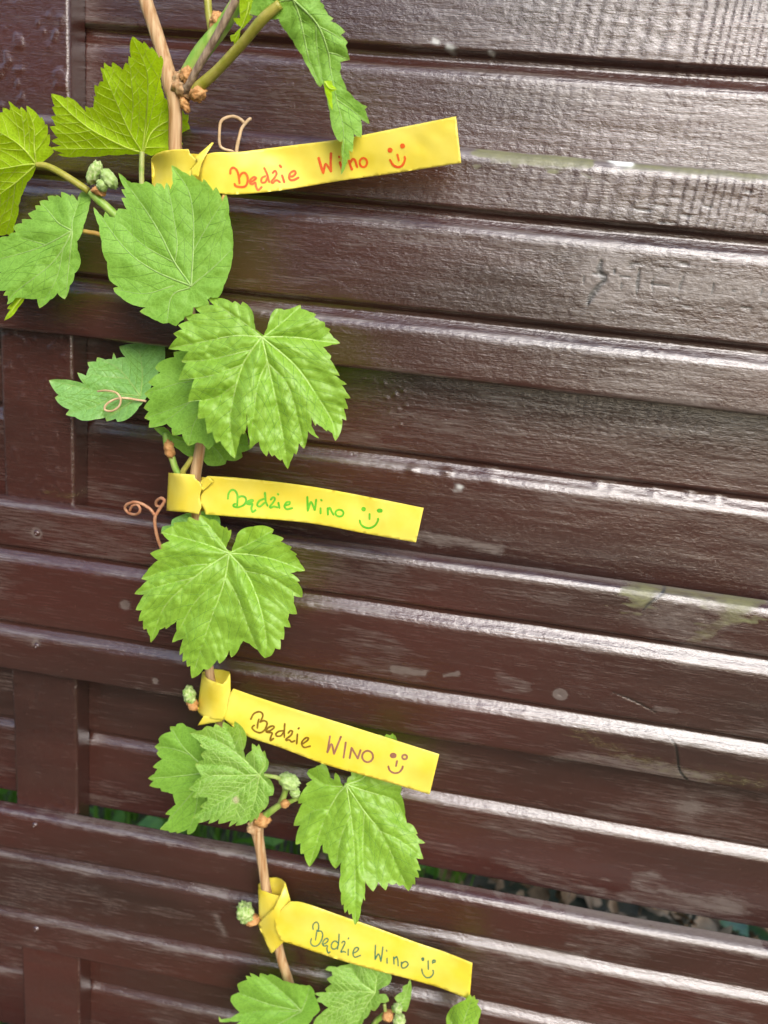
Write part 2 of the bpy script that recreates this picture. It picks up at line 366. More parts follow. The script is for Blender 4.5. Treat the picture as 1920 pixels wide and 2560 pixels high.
def featD(x, z, T, h, saw, mask):
    saw = saw * .15
    h = crack(x, z, h, mask, [(1682, 1472), (1655, 1488), (1625, 1508), (1608, 1526)], .8)
    h = crack(x, z, h, mask, [(1530, 1730), (1590, 1755), (1640, 1782)], .45, .5)
    h = crack(x, z, h, mask, [(1672, 1842), (1690, 1868), (1695, 1900), (1702, 1932), (1735, 1965), (1752, 1976)], .75)
    smudge(x, z, mask, 0, [(1590, 1478), (1680, 1478), (1780, 1492), (1870, 1510)], 4.5, .85)
    smudge(x, z, mask, 0, [(1850, 1535), (1800, 1560), (1740, 1600)], 4.0, .65)
    smudge(x, z, mask, 0, [(1590, 1520), (1615, 1495)], 3.5, .5)
    smudge(x, z, mask, 0, [(1440, 1830), (1560, 1890), (1700, 1930), (1900, 1960)], 6.5, .55)
    smudge(x, z, mask, 1, [(1400, 1900), (1560, 1910), (1760, 1950)], 7, .25)
    smudge(x, z, mask, 1, [(985, 1672), (1035, 1680), (1060, 1683)], 1.7, .6); smudge(x, z, mask, 1, [(1110, 1690), (1145, 1683)], 1.3, .5)
    smudge(x, z, mask, 1, [(1250, 1690), (1310, 1720)], 5, .22); smudge(x, z, mask, 1, [(1640, 1770), (1690, 1780)], 2, .2)
    kn = on_face([(1400, 1737)])[0]; d = np.hypot(x - kn[0], (z - kn[1]) * 1.2)
    mask[..., 1] += .95 * np.exp(-((d - .0026) / .0011) ** 2) + .3 * np.exp(-(d / .005) ** 2); h = h - .35 * np.exp(-(d / .0016) ** 2)
    for q, r in (((92, 1333), .0025), ((312, 1512), .003), ((90, 1610), .002), ((388, 1702), .0018), ((346, 1728), .0016)):
        k = blob(x, z, on_face([q])[0], (r, r)); mask[..., 1] += .7 * k; h = h - .5 * k
    kf = on_face([(1720, 1560)])[0]; e = np.hypot((x - kf[0]) / 1.5, z - kf[1]); k = np.exp(-(e / .018) ** 2)
    h = h + .10 * k * np.sin(e / .0011 + 9 * fbm(x / .02, z / .008, 91)); mask[..., 1] += .12 * k
    for q in ((1055, 1420), (1095, 1432), (1215, 1443)):                           # smooth red-brown paint drips
        mask[..., 1] -= 1.2 * blob(x, z, on_face([q])[0], (.005, .003))
    return h, saw
def featE(x, z, T, h, saw, mask):
    for ring in range(3):
        kn = on_face([(1724, 2021)], .025)[0]; d = np.hypot(x - kn[0], (z - kn[1]) * 1.15)
        h = h - .12 * np.exp(-((d - .002 - .0028 * ring) / .0006) ** 2)
    mask[..., 1] += .25 * np.exp(-(d / .009) ** 2)
    smudge(x, z, mask, 1, [(1560, 2240), (1680, 2255), (1830, 2275)], 9, .24, .025); smudge(x, z, mask, 1, [(1600, 2200), (1640, 2195)], 7, .25, .025)
    smudge(x, z, mask, 1, [(1250, 2150), (1400, 2200), (1500, 2225)], 7, .2, .025); smudge(x, z, mask, 0, [(1700, 2265), (1860, 2285)], 5, .25, .025)
    return h, saw * .2
def featF(x, z, T, h, saw, mask):
    smudge(x, z, mask, 1, [(1100, 2215), (1400, 2275), (1900, 2378)], 2.6, .75); smudge(x, z, mask, 0, [(1500, 2300), (1700, 2345)], 3, .45)
    smudge(x, z, mask, 1, [(1300, 2390), (1450, 2400)], 6, .35); smudge(x, z, mask, 1, [(0, 2015), (300, 2075), (640, 2140)], 4, .35)
    smudge(x, z, mask, 1, [(480, 2220), (560, 2240)], 4, .25); smudge(x, z, mask, 1, [(540, 2290), (560, 2330)], 3, .25)
    return h, saw * .15

fence = tag(empty('lamella_fence', (0, .012, 0)), 'glossy dark brown painted wooden fence of grooved horizontal boards', 'fence')
boards = []
boards.append(make_board(1.390, FRONT, 0, 11, fence, dense=False))
B = make_board(1.186, FRONT, 0, 23, fence, featB); D = make_board(.977, FRONT, 0, 37, fence, featD); Fb = make_board(.7615, FRONT, 0, 41, fence, featF)
make_board(.549, FRONT, 0, 53, fence, dense=False)
A = make_board(1.287, REAR, .025, 61, fence, featA); Cb = make_board(1.083, REAR, .025, 67, fence, featC); Eb = make_board(.869, REAR, .025, 71, fence, featE)
make_board(.657, REAR, .025, 83, fence); make_board(.445, REAR, .025, 89, fence, dense=False)
# vertical battens that the boards are screwed to, front and back
def make_batten(xc, wd, dense):
    st = 1.0 if dense else 6.0
    prof = [(0, 16), (0, 1.8), (.5, .5), (1.8, 0), (wd - 1.8, 0), (wd - .5, .5), (wd, 1.8), (wd, 16)]
    U, D_ = [], []
    for (u0, d0), (u1, d1) in zip(prof[:-1], prof[1:]):
        n = max(1, int(math.hypot(u1 - u0, d1 - d0) / st))
        for k in range(n): U.append(u0 + (u1 - u0) * k / n); D_.append(d0 + (d1 - d0) * k / n)
    U.append(wd); D_.append(16); zz = np.arange(5, 1010, st * 1.2)
    UU, ZZ = np.meshgrid(np.array(U), zz); DD = np.repeat(np.array(D_)[None], len(zz), 0)
    h = (fbm(UU / 2.2, ZZ / 3.0, 5, 3) - .5) * .30 + (fbm(UU / 2, ZZ / 50, 6) - .5) * .3 + .5 * sstep(.74, .86, noise(UU / 3.0, ZZ / 3.6, 8))
    mask = np.zeros(UU.shape + (4,), np.float32); mask[..., 1] = np.clip(.30 * sstep(.45, .8, fbm(UU / 3, ZZ / 6, 9)) + .45 * np.exp(-((DD - 1) / .7) ** 2), 0, 1)
    mask[..., 0] = np.clip(.45 * np.exp(-((ZZ - 582) / 5) ** 2) * sstep(12, 30, UU), 0, 1)
    V = np.stack([(xc - wd / 2 + UU) * 1e-3, (9.0 + DD - h * (DD < 15)) * 1e-3, ZZ * 1e-3], -1).reshape(-1, 3)
    idx = np.arange(UU.size).reshape(UU.shape)
    F = np.stack([idx[:-1, :-1], idx[:-1, 1:], idx[1:, 1:], idx[1:, :-1]], -1).reshape(-1, 4)
    F = np.vstack([F, np.stack([idx[:-1, -1], idx[:-1, 0], idx[1:, 0], idx[1:, -1]], -1)])
    me = mesh_from('batten', V, F); set_col(me, 'mask', mask.reshape(-1, 4)); return link('batten', me, WOOD, fence)
make_batten(-207.0, 44.0, True); make_batten(560.0, 44.0, False)
# screw heads showing through the paint
def screw(px, py, board, r=.0021):
    c = wp(np.array(px), np.array(py), 0.0); V, F = [], []; n = 14
    prof = [(r * 1.25, .0002), (r * 1.05, -.0005), (r * .8, -.0010), (r * .35, -.0011), (r * .25, -.0004), (0.0, -.0004)]
    for rr, d in prof:
        for k in range(n): a = 2 * math.pi * k / n; V.append((c[0] + rr * math.cos(a), c[1] + d, c[2] + rr * math.sin(a)))
    for i in range(len(prof) - 1):
        for k in range(n): F.append((i * n + k, i * n + (k + 1) % n, (i + 1) * n + (k + 1) % n, (i + 1) * n + k))
    m = mesh_from('screw_head', V, F); set_col(m, 'mask', np.tile([0, .35, 0, 0], (len(V), 1))); return link('screw_head', m, WOOD, board)
screw(90, 2324, Fb); screw(87, 2063, Fb, .0017); screw(92, 1333, D, .0017); screw(92, 1615, D, .0017)
adopt(fence)

# ------------------------------------------------------------------ patches, tubes, leaves
def inside(px, py, P):
    r = np.zeros(px.shape, bool); n = len(P); j = n - 1
    for i in range(n):
        xi, yi, xj, yj = *P[i], *P[j]
        c = ((yi > py) != (yj > py)) & (px < (xj - xi) * (py - yi) / (yj - yi + 1e-12) + xi); r ^= c; j = i
    return r
def dens(P, step, bow=0.0, closed=True):
    P = np.asarray(P, float); area = .5 * np.sum(P[:, 0] * np.roll(P[:, 1], -1) - np.roll(P[:, 0], -1) * P[:, 1]); sg = 1 if area > 0 else -1
    out = []
    for i in range(len(P) if closed else len(P) - 1):
        a, b = P[i], P[(i + 1) % len(P)]; d = b - a; l = np.hypot(*d); n = max(1, int(l / step)); nv = np.array([d[1], -d[0]]) * sg
        for k in range(n): t = k / n; out.append(a + d * t + nv * bow * 4 * t * (1 - t) * (1 if l < 90 else .4))
    return np.array(out)
def triangulate(P, step):
    """outline (photo px) -> vertices, triangles"""
    x0, y0 = P.min(0); x1, y1 = P.max(0); pts = []
    gy = np.arange(y0, y1, step * .87)
    for k, yy in enumerate(gy): 
        gx = np.arange(x0 + (k % 2) * step / 2, x1, step); pts.append(np.stack([gx, np.full(gx.shape, yy)], -1))
    Q = np.vstack(pts) + rng.uniform(-.18, .18, (sum(len(q) for q in pts), 2)) * step
    Q = Q[inside(Q[:, 0], Q[:, 1], P)]
    d = np.min(np.hypot(Q[:, None, 0] - P[None, :, 0], Q[:, None, 1] - P[None, :, 1]), 1); Q = Q[d > step * .55]
    A = np.vstack([P, Q]); n = len(P)
    r = delaunay_2d_cdt([Vector(p) for p in A], [(i, (i + 1) % n) for i in range(n)], [], 0, 1e-4)
    V = np.array([(v[0], v[1]) for v in r[0]]); T = np.array([f for f in r[2] if len(f) == 3])
    c = V[T].mean(1); T = T[inside(c[:, 0], c[:, 1], P)]
    a = V[T]; cr = (a[:, 1, 0] - a[:, 0, 0]) * (a[:, 2, 1] - a[:, 0, 1]) - (a[:, 1, 1] - a[:, 0, 1]) * (a[:, 2, 0] - a[:, 0, 0])
    T = T[np.abs(cr) > 1e-5]; cr = cr[np.abs(cr) > 1e-5]
    T[cr > 0] = T[cr > 0][:, ::-1]               # face the viewer
    return V, T
def tps(ctrl):
    C = np.array(ctrl, float); xy = C[:, :2] / 100; n = len(C)
    d = np.hypot(xy[:, None, 0] - xy[None, :, 0], xy[:, None, 1] - xy[None, :, 1]); K = np.where(d > 0, d * d * np.log(d + 1e-9), 0) + np.eye(n) * .01
    Pm = np.hstack([np.ones((n, 1)), xy]); A = np.vstack([np.hstack([K, Pm]), np.hstack([Pm.T, np.zeros((3, 3))])])
    sol = np.linalg.lstsq(A, np.concatenate([C[:, 2], np.zeros(3)]), rcond=None)[0]
    def f(x, y):
        x, y = np.asarray(x, float) / 100, np.asarray(y, float) / 100
        d = np.hypot(x[..., None] - xy[:, 0], y[..., None] - xy[:, 1]); k = np.where(d > 0, d * d * np.log(d + 1e-9), 0)
        return k @ sol[:n] + sol[n] + sol[n + 1] * x + sol[n + 2] * y
    return f
_i, _j = np.mgrid[0:512, 0:512]; NZ = noise(_i * .12, _j * .26, 4)
def tube_geo(P3, R, n=8, caps=True, rough=0.0, seed=1):
    P3 = np.asarray(P3, float); R = np.asarray(R, float); V, F = [], []
    tg = np.gradient(P3, axis=0); tg /= np.linalg.norm(tg, axis=1)[:, None] + 1e-12
    up = np.array([0, -1, 0.]); up = up if abs(tg[0] @ up) < .9 else np.array([1., 0, 0])
    for i in range(len(P3)):
        s = np.cross(tg[i], up); s /= np.linalg.norm(s) + 1e-12; up = np.cross(s, tg[i])
        for k in range(n):
            a = 2 * math.pi * k / n
            rr = R[i] * (1 + rough * (NZ[(i + seed * 37) % 512, (k * 17 + seed) % 512] - .5))
            V.append(P3[i] + rr * (math.cos(a) * s + math.sin(a) * up))
    for i in range(len(P3) - 1):
        for k in range(n): F.append((i * n + k, i * n + (k + 1) % n, (i + 1) * n + (k + 1) % n, (i + 1) * n + k))
    if caps:
        for i, fl in ((0, 1), (len(P3) - 1, 0)):
            c = len(V); V.append(P3[i])
            for k in range(n):
                a, b = i * n + k, i * n + (k + 1) % n; F.append((c, b, a, a) if fl else (c, a, b, b))
    return V, F
def fix_quads(F): return [f if len(f) < 4 or f[2] != f[3] else f[:3] for f in F]
def poly_mesh(name, V, F):
    m = bpy.data.meshes.new(name); m.from_pydata([tuple(v) for v in V], [], fix_quads(F)); m.update(); return m
PXM = .42 / FPX
def tube(name, pts, mat, parent, n=10, sub=7, rough=.12, seed=1):
    """pts: (px, py, g mm, radius px)"""
    S = spline(pts, sub); P3 = wp(S[:, 0], S[:, 1], S[:, 2]); V, F = tube_geo(P3, S[:, 3] * PXM * .95, n, True, rough, seed)
    return link(name, poly_mesh(name, V, F), mat, parent)
def lump(name, px, py, g, rx, ry, mat, parent, seed=0, rough=.35, rot=0., scales=0):
    """knobbly bud: displaced ellipsoid with overlapping scale ridges"""
    c = wp(np.array(float(px)), np.array(float(py)), g); n, m_ = 36, 24; V, F = [], []
    for i in range(m_ + 1):
        th = math.pi * i / m_
        for k in range(n):
            ph = 2 * math.pi * k / n; d = np.array([math.sin(th) * math.cos(ph), math.sin(th) * math.sin(ph), math.cos(th)])
            q = 1 + rough * (float(fbm(np.array(2.3 * ph / 1.57 + seed), np.array(3 * th + seed), seed)) - .5)
            q *= 1 + .22 * (NZ[(i * 9 + seed * 41) % 512, (k * 4 + seed * 7) % 512] - .5) + .10 * (NZ[(i * 23 + seed) % 512, (k * 14) % 512] - .5)
            if scales: q *= 1 + .16 * (((th * scales / math.pi + .5 * math.sin(ph + seed)) % 1) - .5)
            v = d * q; x, z = v[0] * rx, v[2] * ry * (1 + .0 * v[0]); xr, zr = x * math.cos(rot) - z * math.sin(rot), x * math.sin(rot) + z * math.cos(rot)
            V.append(c + np.array([xr, v[1] * .5 * (rx + ry) * .9, zr]) * PXM)
    for i in range(m_):
        for k in range(n): F.append((i * n + k, (i + 1) * n + k, (i + 1) * n + (k + 1) % n, i * n + (k + 1) % n))
    return link(name, poly_mesh(name, V, F), mat, parent)

def leaf(parent, C, outline, J, veins, mat, g0, gx=0., gy=0., curl=0., fold=0., quilt=1.0, under=False, step=4.6, vw=2.6, extra=(), wave=1.2, spots=(), seed=1, sec=34, bow=.05, ctrl=None):
    P0 = np.array(C(outline)); P = dens(P0, step * 1.15, bow); J = np.array(C([J])[0])
    prim = [spline(C(v), 6) for v in veins]; prim2 = [spline(C(v), 6) for v in extra]
    seco = []
    allp = prim + prim2
    ox, oy = np.floor(P0.min(0)) - 2; mx_, my_ = np.ceil(P0.max(0)) + 3
    yy, xx = np.mgrid[oy:my_, ox:mx_]; grid = inside(xx, yy, P0)
    def isin(q):
        i, j = int(round(q[1] - oy)), int(round(q[0] - ox)); return 0 <= i < grid.shape[0] and 0 <= j < grid.shape[1] and grid[i, j]
    def near_other(q, own):
        for pl in allp:
            if pl is own: continue
            if np.min(np.hypot(pl[:, 0] - q[0], pl[:, 1] - q[1])) < 7: return True
        return False
    for pl in allp:
        L = np.concatenate([[0], np.cumsum(np.hypot(*np.diff(pl, axis=0).T))]); s0 = sec * .9; side = 1
        while s0 < L[-1] - sec * .5:
            for sd in (1, -1):
                s = s0 + (sec * .45 if sd < 0 else 0)
                if s >= L[-1] - 8: continue
                q = np.array([np.interp(s, L, pl[:, 0]), np.interp(s, L, pl[:, 1])]); q2 = np.array([np.interp(s + 4, L, pl[:, 0]), np.interp(s + 4, L, pl[:, 1])])
                d = q2 - q; d /= np.hypot(*d) + 1e-9; a = math.radians(48) * sd; line = [q.copy()]
                for k in range(60):
                    ca, sa = math.cos(a), math.sin(a); q = q + 4.5 * np.array([d[0] * ca - d[1] * sa, d[0] * sa + d[1] * ca]); a *= .975
                    if not isin(q): break
                    if k > 2 and near_other(q, pl): break
                    line.append(q.copy())
                if len(line) > 4: seco.append(np.array(line))
            s0 += sec * random.uniform(.85, 1.15)
    mid = prim[0]
    tp = tps(ctrl) if ctrl else None
    def gfun(x, y):
        dx, dy = (x - J[0]) / 100, (y - J[1]) / 100
        g = g0 + gx * dx + gy * dy + curl * (dx * dx + dy * dy)
        if tp: g = tp(x, y)
        def pd(lines):
            A = np.vstack([l[:-1] for l in lines]); Bv = np.vstack([l[1:] for l in lines]) - A; q = (Bv ** 2).sum(1) + 1e-9; r = np.empty(x.shape)
            for i in range(0, len(x), 2000):
                px, py = x[i:i + 2000, None] - A[:, 0], y[i:i + 2000, None] - A[:, 1]; t = np.clip((px * Bv[:, 0] + py * Bv[:, 1]) / q, 0, 1)
                r[i:i + 2000] = np.sqrt(((px - t * Bv[:, 0]) ** 2 + (py - t * Bv[:, 1]) ** 2).min(1))
            return r
        dm = pd([mid]); g = g + fold * np.sqrt(dm * dm + 144) / 100
        sg = -1 if under else 1
        dp = pd(allp); g = g + sg * quilt * 2.6 * (1 - np.exp(-dp / 26)) - sg * .25 * np.exp(-(dp / 4) ** 2)
        if seco:
            ds = pd([l[::3] if len(l) > 6 else l for l in seco]); g = g + sg * quilt * .6 * (1 - np.exp(-ds / 9))
        g = g + wave * (fbm(x / 55 + seed, y / 55, seed) - .5) * 2 + (.10 * quilt) * (fbm(x / 9 + seed, y / 9, seed + 3, 2) - .5)
        rr = np.hypot(x - J[0], y - J[1]) / 100
        return g + wave * .35 * np.sin(np.arctan2(y - J[1], x - J[0]) * 9 + seed) * np.minimum(rr, 2.2)
    V2, T = triangulate(P, step); g = gfun(V2[:, 0], V2[:, 1]); V3 = wp(V2[:, 0], V2[:, 1], g)
    me = mesh_from('leaf', V3, T); set_uv(me, V2 / 100.0 + seed * 3.1)
    eg = np.zeros((len(V2), 4)); tips = []
    n = len(P0)
    for i in range(n):
        a, b, c = P0[i - 1], P0[i], P0[(i + 1) % n]; u, v = a - b, c - b; cs = (u @ v) / (np.hypot(*u) * np.hypot(*v) + 1e-9)
        mid_ = (a + c) / 2
        if cs > -.25 and isin(b + (mid_ - b) * .2): tips.append(b)
    for tpnt in tips: eg[:, 0] = np.maximum(eg[:, 0], .75 * np.exp(-(np.hypot(V2[:, 0] - tpnt[0], V2[:, 1] - tpnt[1]) / 5.5) ** 2))
    for (px, py, r) in spots:
        q = C([(px, py)])[0]; eg[:, 1] = np.maximum(eg[:, 1], np.clip(1.6 - np.hypot(V2[:, 0] - q[0], V2[:, 1] - q[1]) / r, 0, 1))
    set_col(me, 'edge', eg); o = link('leaf', me, mat, parent)
    VV, FF = [], []
    jobs = [(l, vw * 1.9, vw * .45) for l in prim] + [(l, vw * 1.15, vw * .35) for l in prim2]
    nj = len(jobs); jobs += [(l, vw * .66, vw * .2) for l in seco]; VF, FN = [], []
    allv = np.vstack([j[0] for j in jobs]); P3a = wp(allv[:, 0], allv[:, 1], gfun(allv[:, 0], allv[:, 1]) + (.10 if not under else .22)); k0 = 0
    dark = mat in (GLOSSY, MATTE, BLUE)
    for q, (l, w0, w1) in enumerate(jobs):
        V, F = tube_geo(P3a[k0:k0 + len(l)], np.linspace(w0, w1, len(l)) * PXM * .5, 5, False); k0 += len(l)
        A_, B_ = (VF, FN) if (dark and q >= nj) else (VV, FF); b = len(A_); A_.extend(V); B_.extend([tuple(i + b for i in f) for f in F])
    if VF: link('fine_veins', poly_mesh('fine_veins', VF, FN), VEIND, o)
    link('veins', poly_mesh('veins', VV, FF), VEINU if under else VEINM if mat in (MATTE, BLUE) else VEIN, o)
    return o, gfun

vine = tag(empty('grape_vine', tuple(wp(np.array(760.), np.array(2560.), 14.))), 'young green grapevine with woody brown cane climbing in front of the fence', 'vine')

# main cane, in view from the top edge to the bottom
tube('cane', [(300, -330, 11, 14), (325, -200, 12, 14.5), (352, -60, 13, 15), (364, 0, 13, 15.5), (390, 80, 13, 15.5), (414, 157, 13.5, 16), (427, 212, 14, 19), (436, 245, 14, 17), (438.5, 290, 14, 15.5), (438, 371, 14, 15.5),
              (446, 480, 14, 15), (462, 660, 13, 14.5), (485, 900, 13, 14), (500, 1080, 13, 13.5), (500, 1120, 13, 13.5), (488, 1198, 13, 14.5), (492, 1290, 13, 14), (512, 1500, 13, 13), (523, 1670, 13, 12.5),
              (548, 1800, 13, 13), (600, 1950, 13, 13.5), (634, 2042, 14, 15), (641, 2067, 14, 20), (645, 2092, 14, 17), (650, 2120, 14, 15), (659, 2182, 14, 14.5), (667, 2228, 14, 14), (698, 2375, 14, 14), (714, 2430, 14, 14.5), (735, 2500, 14, 15), (760, 2600, 14, 15), (800, 2800, 13, 15), (850, 3100, 12, 16)],
     CANE, vine, n=16, sub=9, rough=.06, seed=3)
tube('dry_side_cane', [(680, -180, 27, 6), (612, -40, 27, 8.5), (590, 0, 27, 8.5), (540, 92, 25, 8.3), (500, 160, 23, 8.2), (475, 207, 20, 9), (462, 228, 17, 11)], CANEG, vine, n=12, rough=.08, seed=5)
tube('shoot', [(458, 205, 15, 15), (474, 178, 17, 17), (505, 130, 18, 18), (545, 80, 19, 17), (575, 35, 20, 15), (612, -30, 20, 14), (660, -150, 22, 11), (690, -260, 26, 7)], SHOOT, vine, n=14, rough=.15, seed=6)
tube('petiole', [(500, -140, 16, 5), (514, -40, 15, 8), (519, 0, 15, 8.5), (523, 42, 16, 8.5), (531, 80, 17, 10)], PETIY, vine, seed=8)
tube('petiole', [(488, 224, 18, 13), (503, 212, 20, 12), (547, 172, 24, 10.5), (607, 107, 31, 10.5), (657, 48, 37, 11), (700, 10, 39, 9)], PETIY, vine, seed=9)
lump('node', 458, 216, 15, 24, 27, CANE, vine, 4, .5, .5, 5); lump('bud', 495, 234, 20, 18, 15, HUSK, vine, 7, .5, .4, 3); lump('bud_scale', 541, 55, 19, 15, 19, HUSK, vine, 9, .6, -.3, 3)
lump('bud_scale', 470, 190, 19, 15, 19, HUSK, vine, 12, .6, -.6, 4); lump('bud_scale', 462, 262, 17, 9, 16, HUSK, vine, 3, .6, .5, 3)
tube('petiole', [(355, 380, 13.5, 6), (354, 410, 14, 6.4), (354, 450, 14, 6.4), (358, 520, 14, 6.5), (400, 620, 14, 7), (455, 690, 13, 8)], PETI, vine, seed=10)
tube('petiole', [(92, 413, 22, 6.5), (112, 414, 22, 8), (135, 423, 23, 8.2), (174, 446, 23, 8.2), (222, 478, 22, 8.5)], PETIY, vine, seed=11)
tube('shoot', [(228, 480, 22, 11), (245, 498, 22, 10.5), (285, 535, 21, 10.5), (350, 600, 18, 11), (458, 700, 14, 12)], SHOOT, vine, seed=12)
lump('bud_scale', 247, 478, 24, 17, 9, HUSK, vine, 14, .5, -.2, 2); lump('bud', 237, 432, 25, 13, 26, BUDG, vine, 15, .45, -.5, 0); lump('bud', 273, 447, 25, 15, 23, BUDW, vine, 16, .35, .7, 0); lump('bud', 256, 463, 26, 13, 13, BUDW, vine, 17, .3, 0, 0)
tube('petiole', [(200, 577, 22, 5.5), (224, 581, 22, 5.5), (252, 588, 22, 5.5), (330, 630, 17, 6)], PETIO, vine, seed=13)
tube('shoot', [(412, 1082, 12, 7), (420, 1115, 12, 11), (430, 1145, 13, 9), (442, 1178, 13, 9), (470, 1220, 13, 10)], SHOOT, vine, seed=14); lump('bud_scale', 424, 1124, 14, 12, 22, HUSK, vine, 18, .5, .25, 3)
tube('petiole', [(482, 1142, 14, 6.5), (468, 1163, 15, 7), (457, 1185, 15, 8), (470, 1220, 14, 9)], PETIY, vine, seed=15)
tube('tendril_stub', [(562, 480, 19, 4.5), (557, 500, 22, 4.2), (545, 560, 18, 4)], PETIO, vine, seed=16)
# tendrils
k = crop(540, 280, 320)
def tend(C, pts, g, r, mat, seed): 
    q = C(pts); gg = g if hasattr(g, '__len__') else [g] * len(q)
    return tube('tendril', [(a[0], a[1], gg[i], r * (1 - .25 * i / len(q))) for i, a in enumerate(q)], mat, vine, n=8, sub=6, rough=.15, seed=seed)
tend(k, [(262, 560), (272, 460), (300, 330), (330, 220), (380, 150), (430, 95), (450, 88)], [9, 9, 9, 8, 8, 8, 7], 4.3, TEND, 21)
tend(k, [(372, 150), (340, 115), (280, 75), (210, 58), (120, 78), (62, 130), (45, 250), (42, 380), (62, 452), (120, 488), (200, 506), (250, 530)], [3, 3, 4, 6, 8, 9, 9, 8, 7, 7, 7, 8], 4.0, TEND, 22)
k = crop(110, 850, 530)
tend(k, [(800, 480), (740, 470), (640, 455), (560, 462), (490, 502), (476, 545), (530, 556), (585, 522), (600, 460), (560, 410), (480, 395), (420, 402)], [12, 13, 14, 15, 16, 16, 17, 18, 18, 17, 15, 13], 3.2, TEND, 23)
k = crop(280, 1160, 360)
tend(k, [(640, 1100), (578, 985), (527, 860), (497, 720), (496, 615), (535, 540), (592, 455), (604, 415), (562, 393), (512, 430), (512, 478), (556, 488), (588, 462)], [8, 8, 9, 9, 9, 8, 8, 8, 7, 5, 4, 4, 5], 5.0, TENDO, 24)
tend(k, [(493, 590), (440, 520), (350, 462), (270, 438), (215, 448), (165, 470), (150, 512), (190, 562), (262, 582), (312, 558), (322, 510), (290, 470), (232, 482), (205, 540)], [9, 9, 9, 9, 8, 7, 6, 6, 8, 10, 10, 9, 8, 7], 4.4, TENDO, 25)

# ---- leaves, top to bottom
k = crop(120, 80, 360)
leaf(vine, k, [(1110, 1390), (1030, 1405), (900, 1405), (700, 1415), (400, 1430), (180, 1435), (110, 1410), (190, 1398), (30, 1335), (90, 1322), (165, 1318), (40, 1255), (115, 1220), (60, 1150), (20, 1090), (95, 1085), (60, 1020), (30, 975), (95, 965), (45, 865), (80, 855), (50, 780), (35, 710),
    (110, 725), (205, 765), (215, 745), (310, 790), (360, 840), (440, 930), (430, 850), (475, 875), (525, 870), (535, 780), (525, 740), (555, 740), (535, 650), (535, 610), (580, 630), (600, 570), (640, 570), (630, 490), (605, 405), (650, 430), (645, 350), (690, 390), (735, 410), (740, 345), (800, 385), (865, 440),
    (895, 350), (930, 385), (930, 275), (960, 300), (945, 150), (975, 50), (1040, 100), (1090, 135), (1105, 110), (1150, 160), (1175, 195), (1195, 175), (1240, 230), (1280, 300), (1300, 265), (1330, 330), (1312, 430), (1292, 540), (1305, 640), (1340, 760), (1430, 850), (1550, 900), (1570, 950), (1620, 955), (1610, 1040),
    (1635, 1110), (1580, 1200), (1605, 1230), (1590, 1260), (1540, 1300), (1450, 1330), (1300, 1380), (1190, 1425)], (1085, 1385),
    [[(1085, 1385), (940, 1150), (800, 840), (640, 450)], [(1085, 1390), (900, 1330), (540, 1150), (300, 970), (60, 740)], [(1090, 1380), (1130, 1000), (1150, 700), (1130, 420), (985, 90)], [(1100, 1380), (1200, 1150), (1400, 1020), (1600, 1010)]],
    UNDER, 13, ctrl=[(355, 382, 13), (128, 235, 36), (125, 390, 24), (255, 165, 42), (332, 92, 48), (405, 145, 33), (402, 200, 24), (418, 262, 8), (470, 300, 2), (440, 380, 3), (300, 300, 25), (368, 250, 25)], quilt=.6, under=True, extra=[[(950, 1150), (980, 850), (960, 550), (935, 300)], [(1105, 1330), (1350, 1330)], [(1100, 1300), (1200, 900), (1300, 420)], [(1000, 1350), (700, 1340), (60, 1350)]], wave=1.6, seed=2)
k = crop(0, 240, 320)
leaf(vine, k, [(480, 870), (530, 865), (620, 800), (700, 725), (660, 660), (630, 645), (650, 560), (640, 490), (615, 510), (620, 420), (610, 365), (585, 375), (560, 300), (540, 270), (520, 290), (470, 220), (400, 160), (345, 125), (350, 220), (310, 170), (275, 140), (250, 175), (190, 130), (110, 65), (130, 130), (130, 190), (80, 160), (35, 150), (40, 210), (-10, 215),
    (-80, 260), (-130, 400), (-160, 700), (-150, 1000), (-130, 1300), (-90, 1600), (-60, 1790), (20, 1810), (90, 1790), (150, 1805), (190, 1660), (215, 1590), (240, 1500), (240, 1420), (270, 1310), (310, 1220), (350, 1120), (400, 1070), (440, 990), (470, 910)], (470, 885),
    [[(470, 885), (330, 890), (0, 945), (-140, 960)], [(470, 880), (320, 700), (180, 580), (0, 470)], [(470, 875), (445, 650), (440, 400), (345, 140)], [(470, 890), (220, 1110), (0, 1275), (-110, 1400)]],
    UNDER, 22, gx=-3, gy=-8, fold=-3, quilt=.6, under=True, extra=[[(320, 690), (310, 450), (270, 160)], [(200, 1120), (150, 1500), (80, 1780)]], seed=4)
k = crop(0, 460, 340)
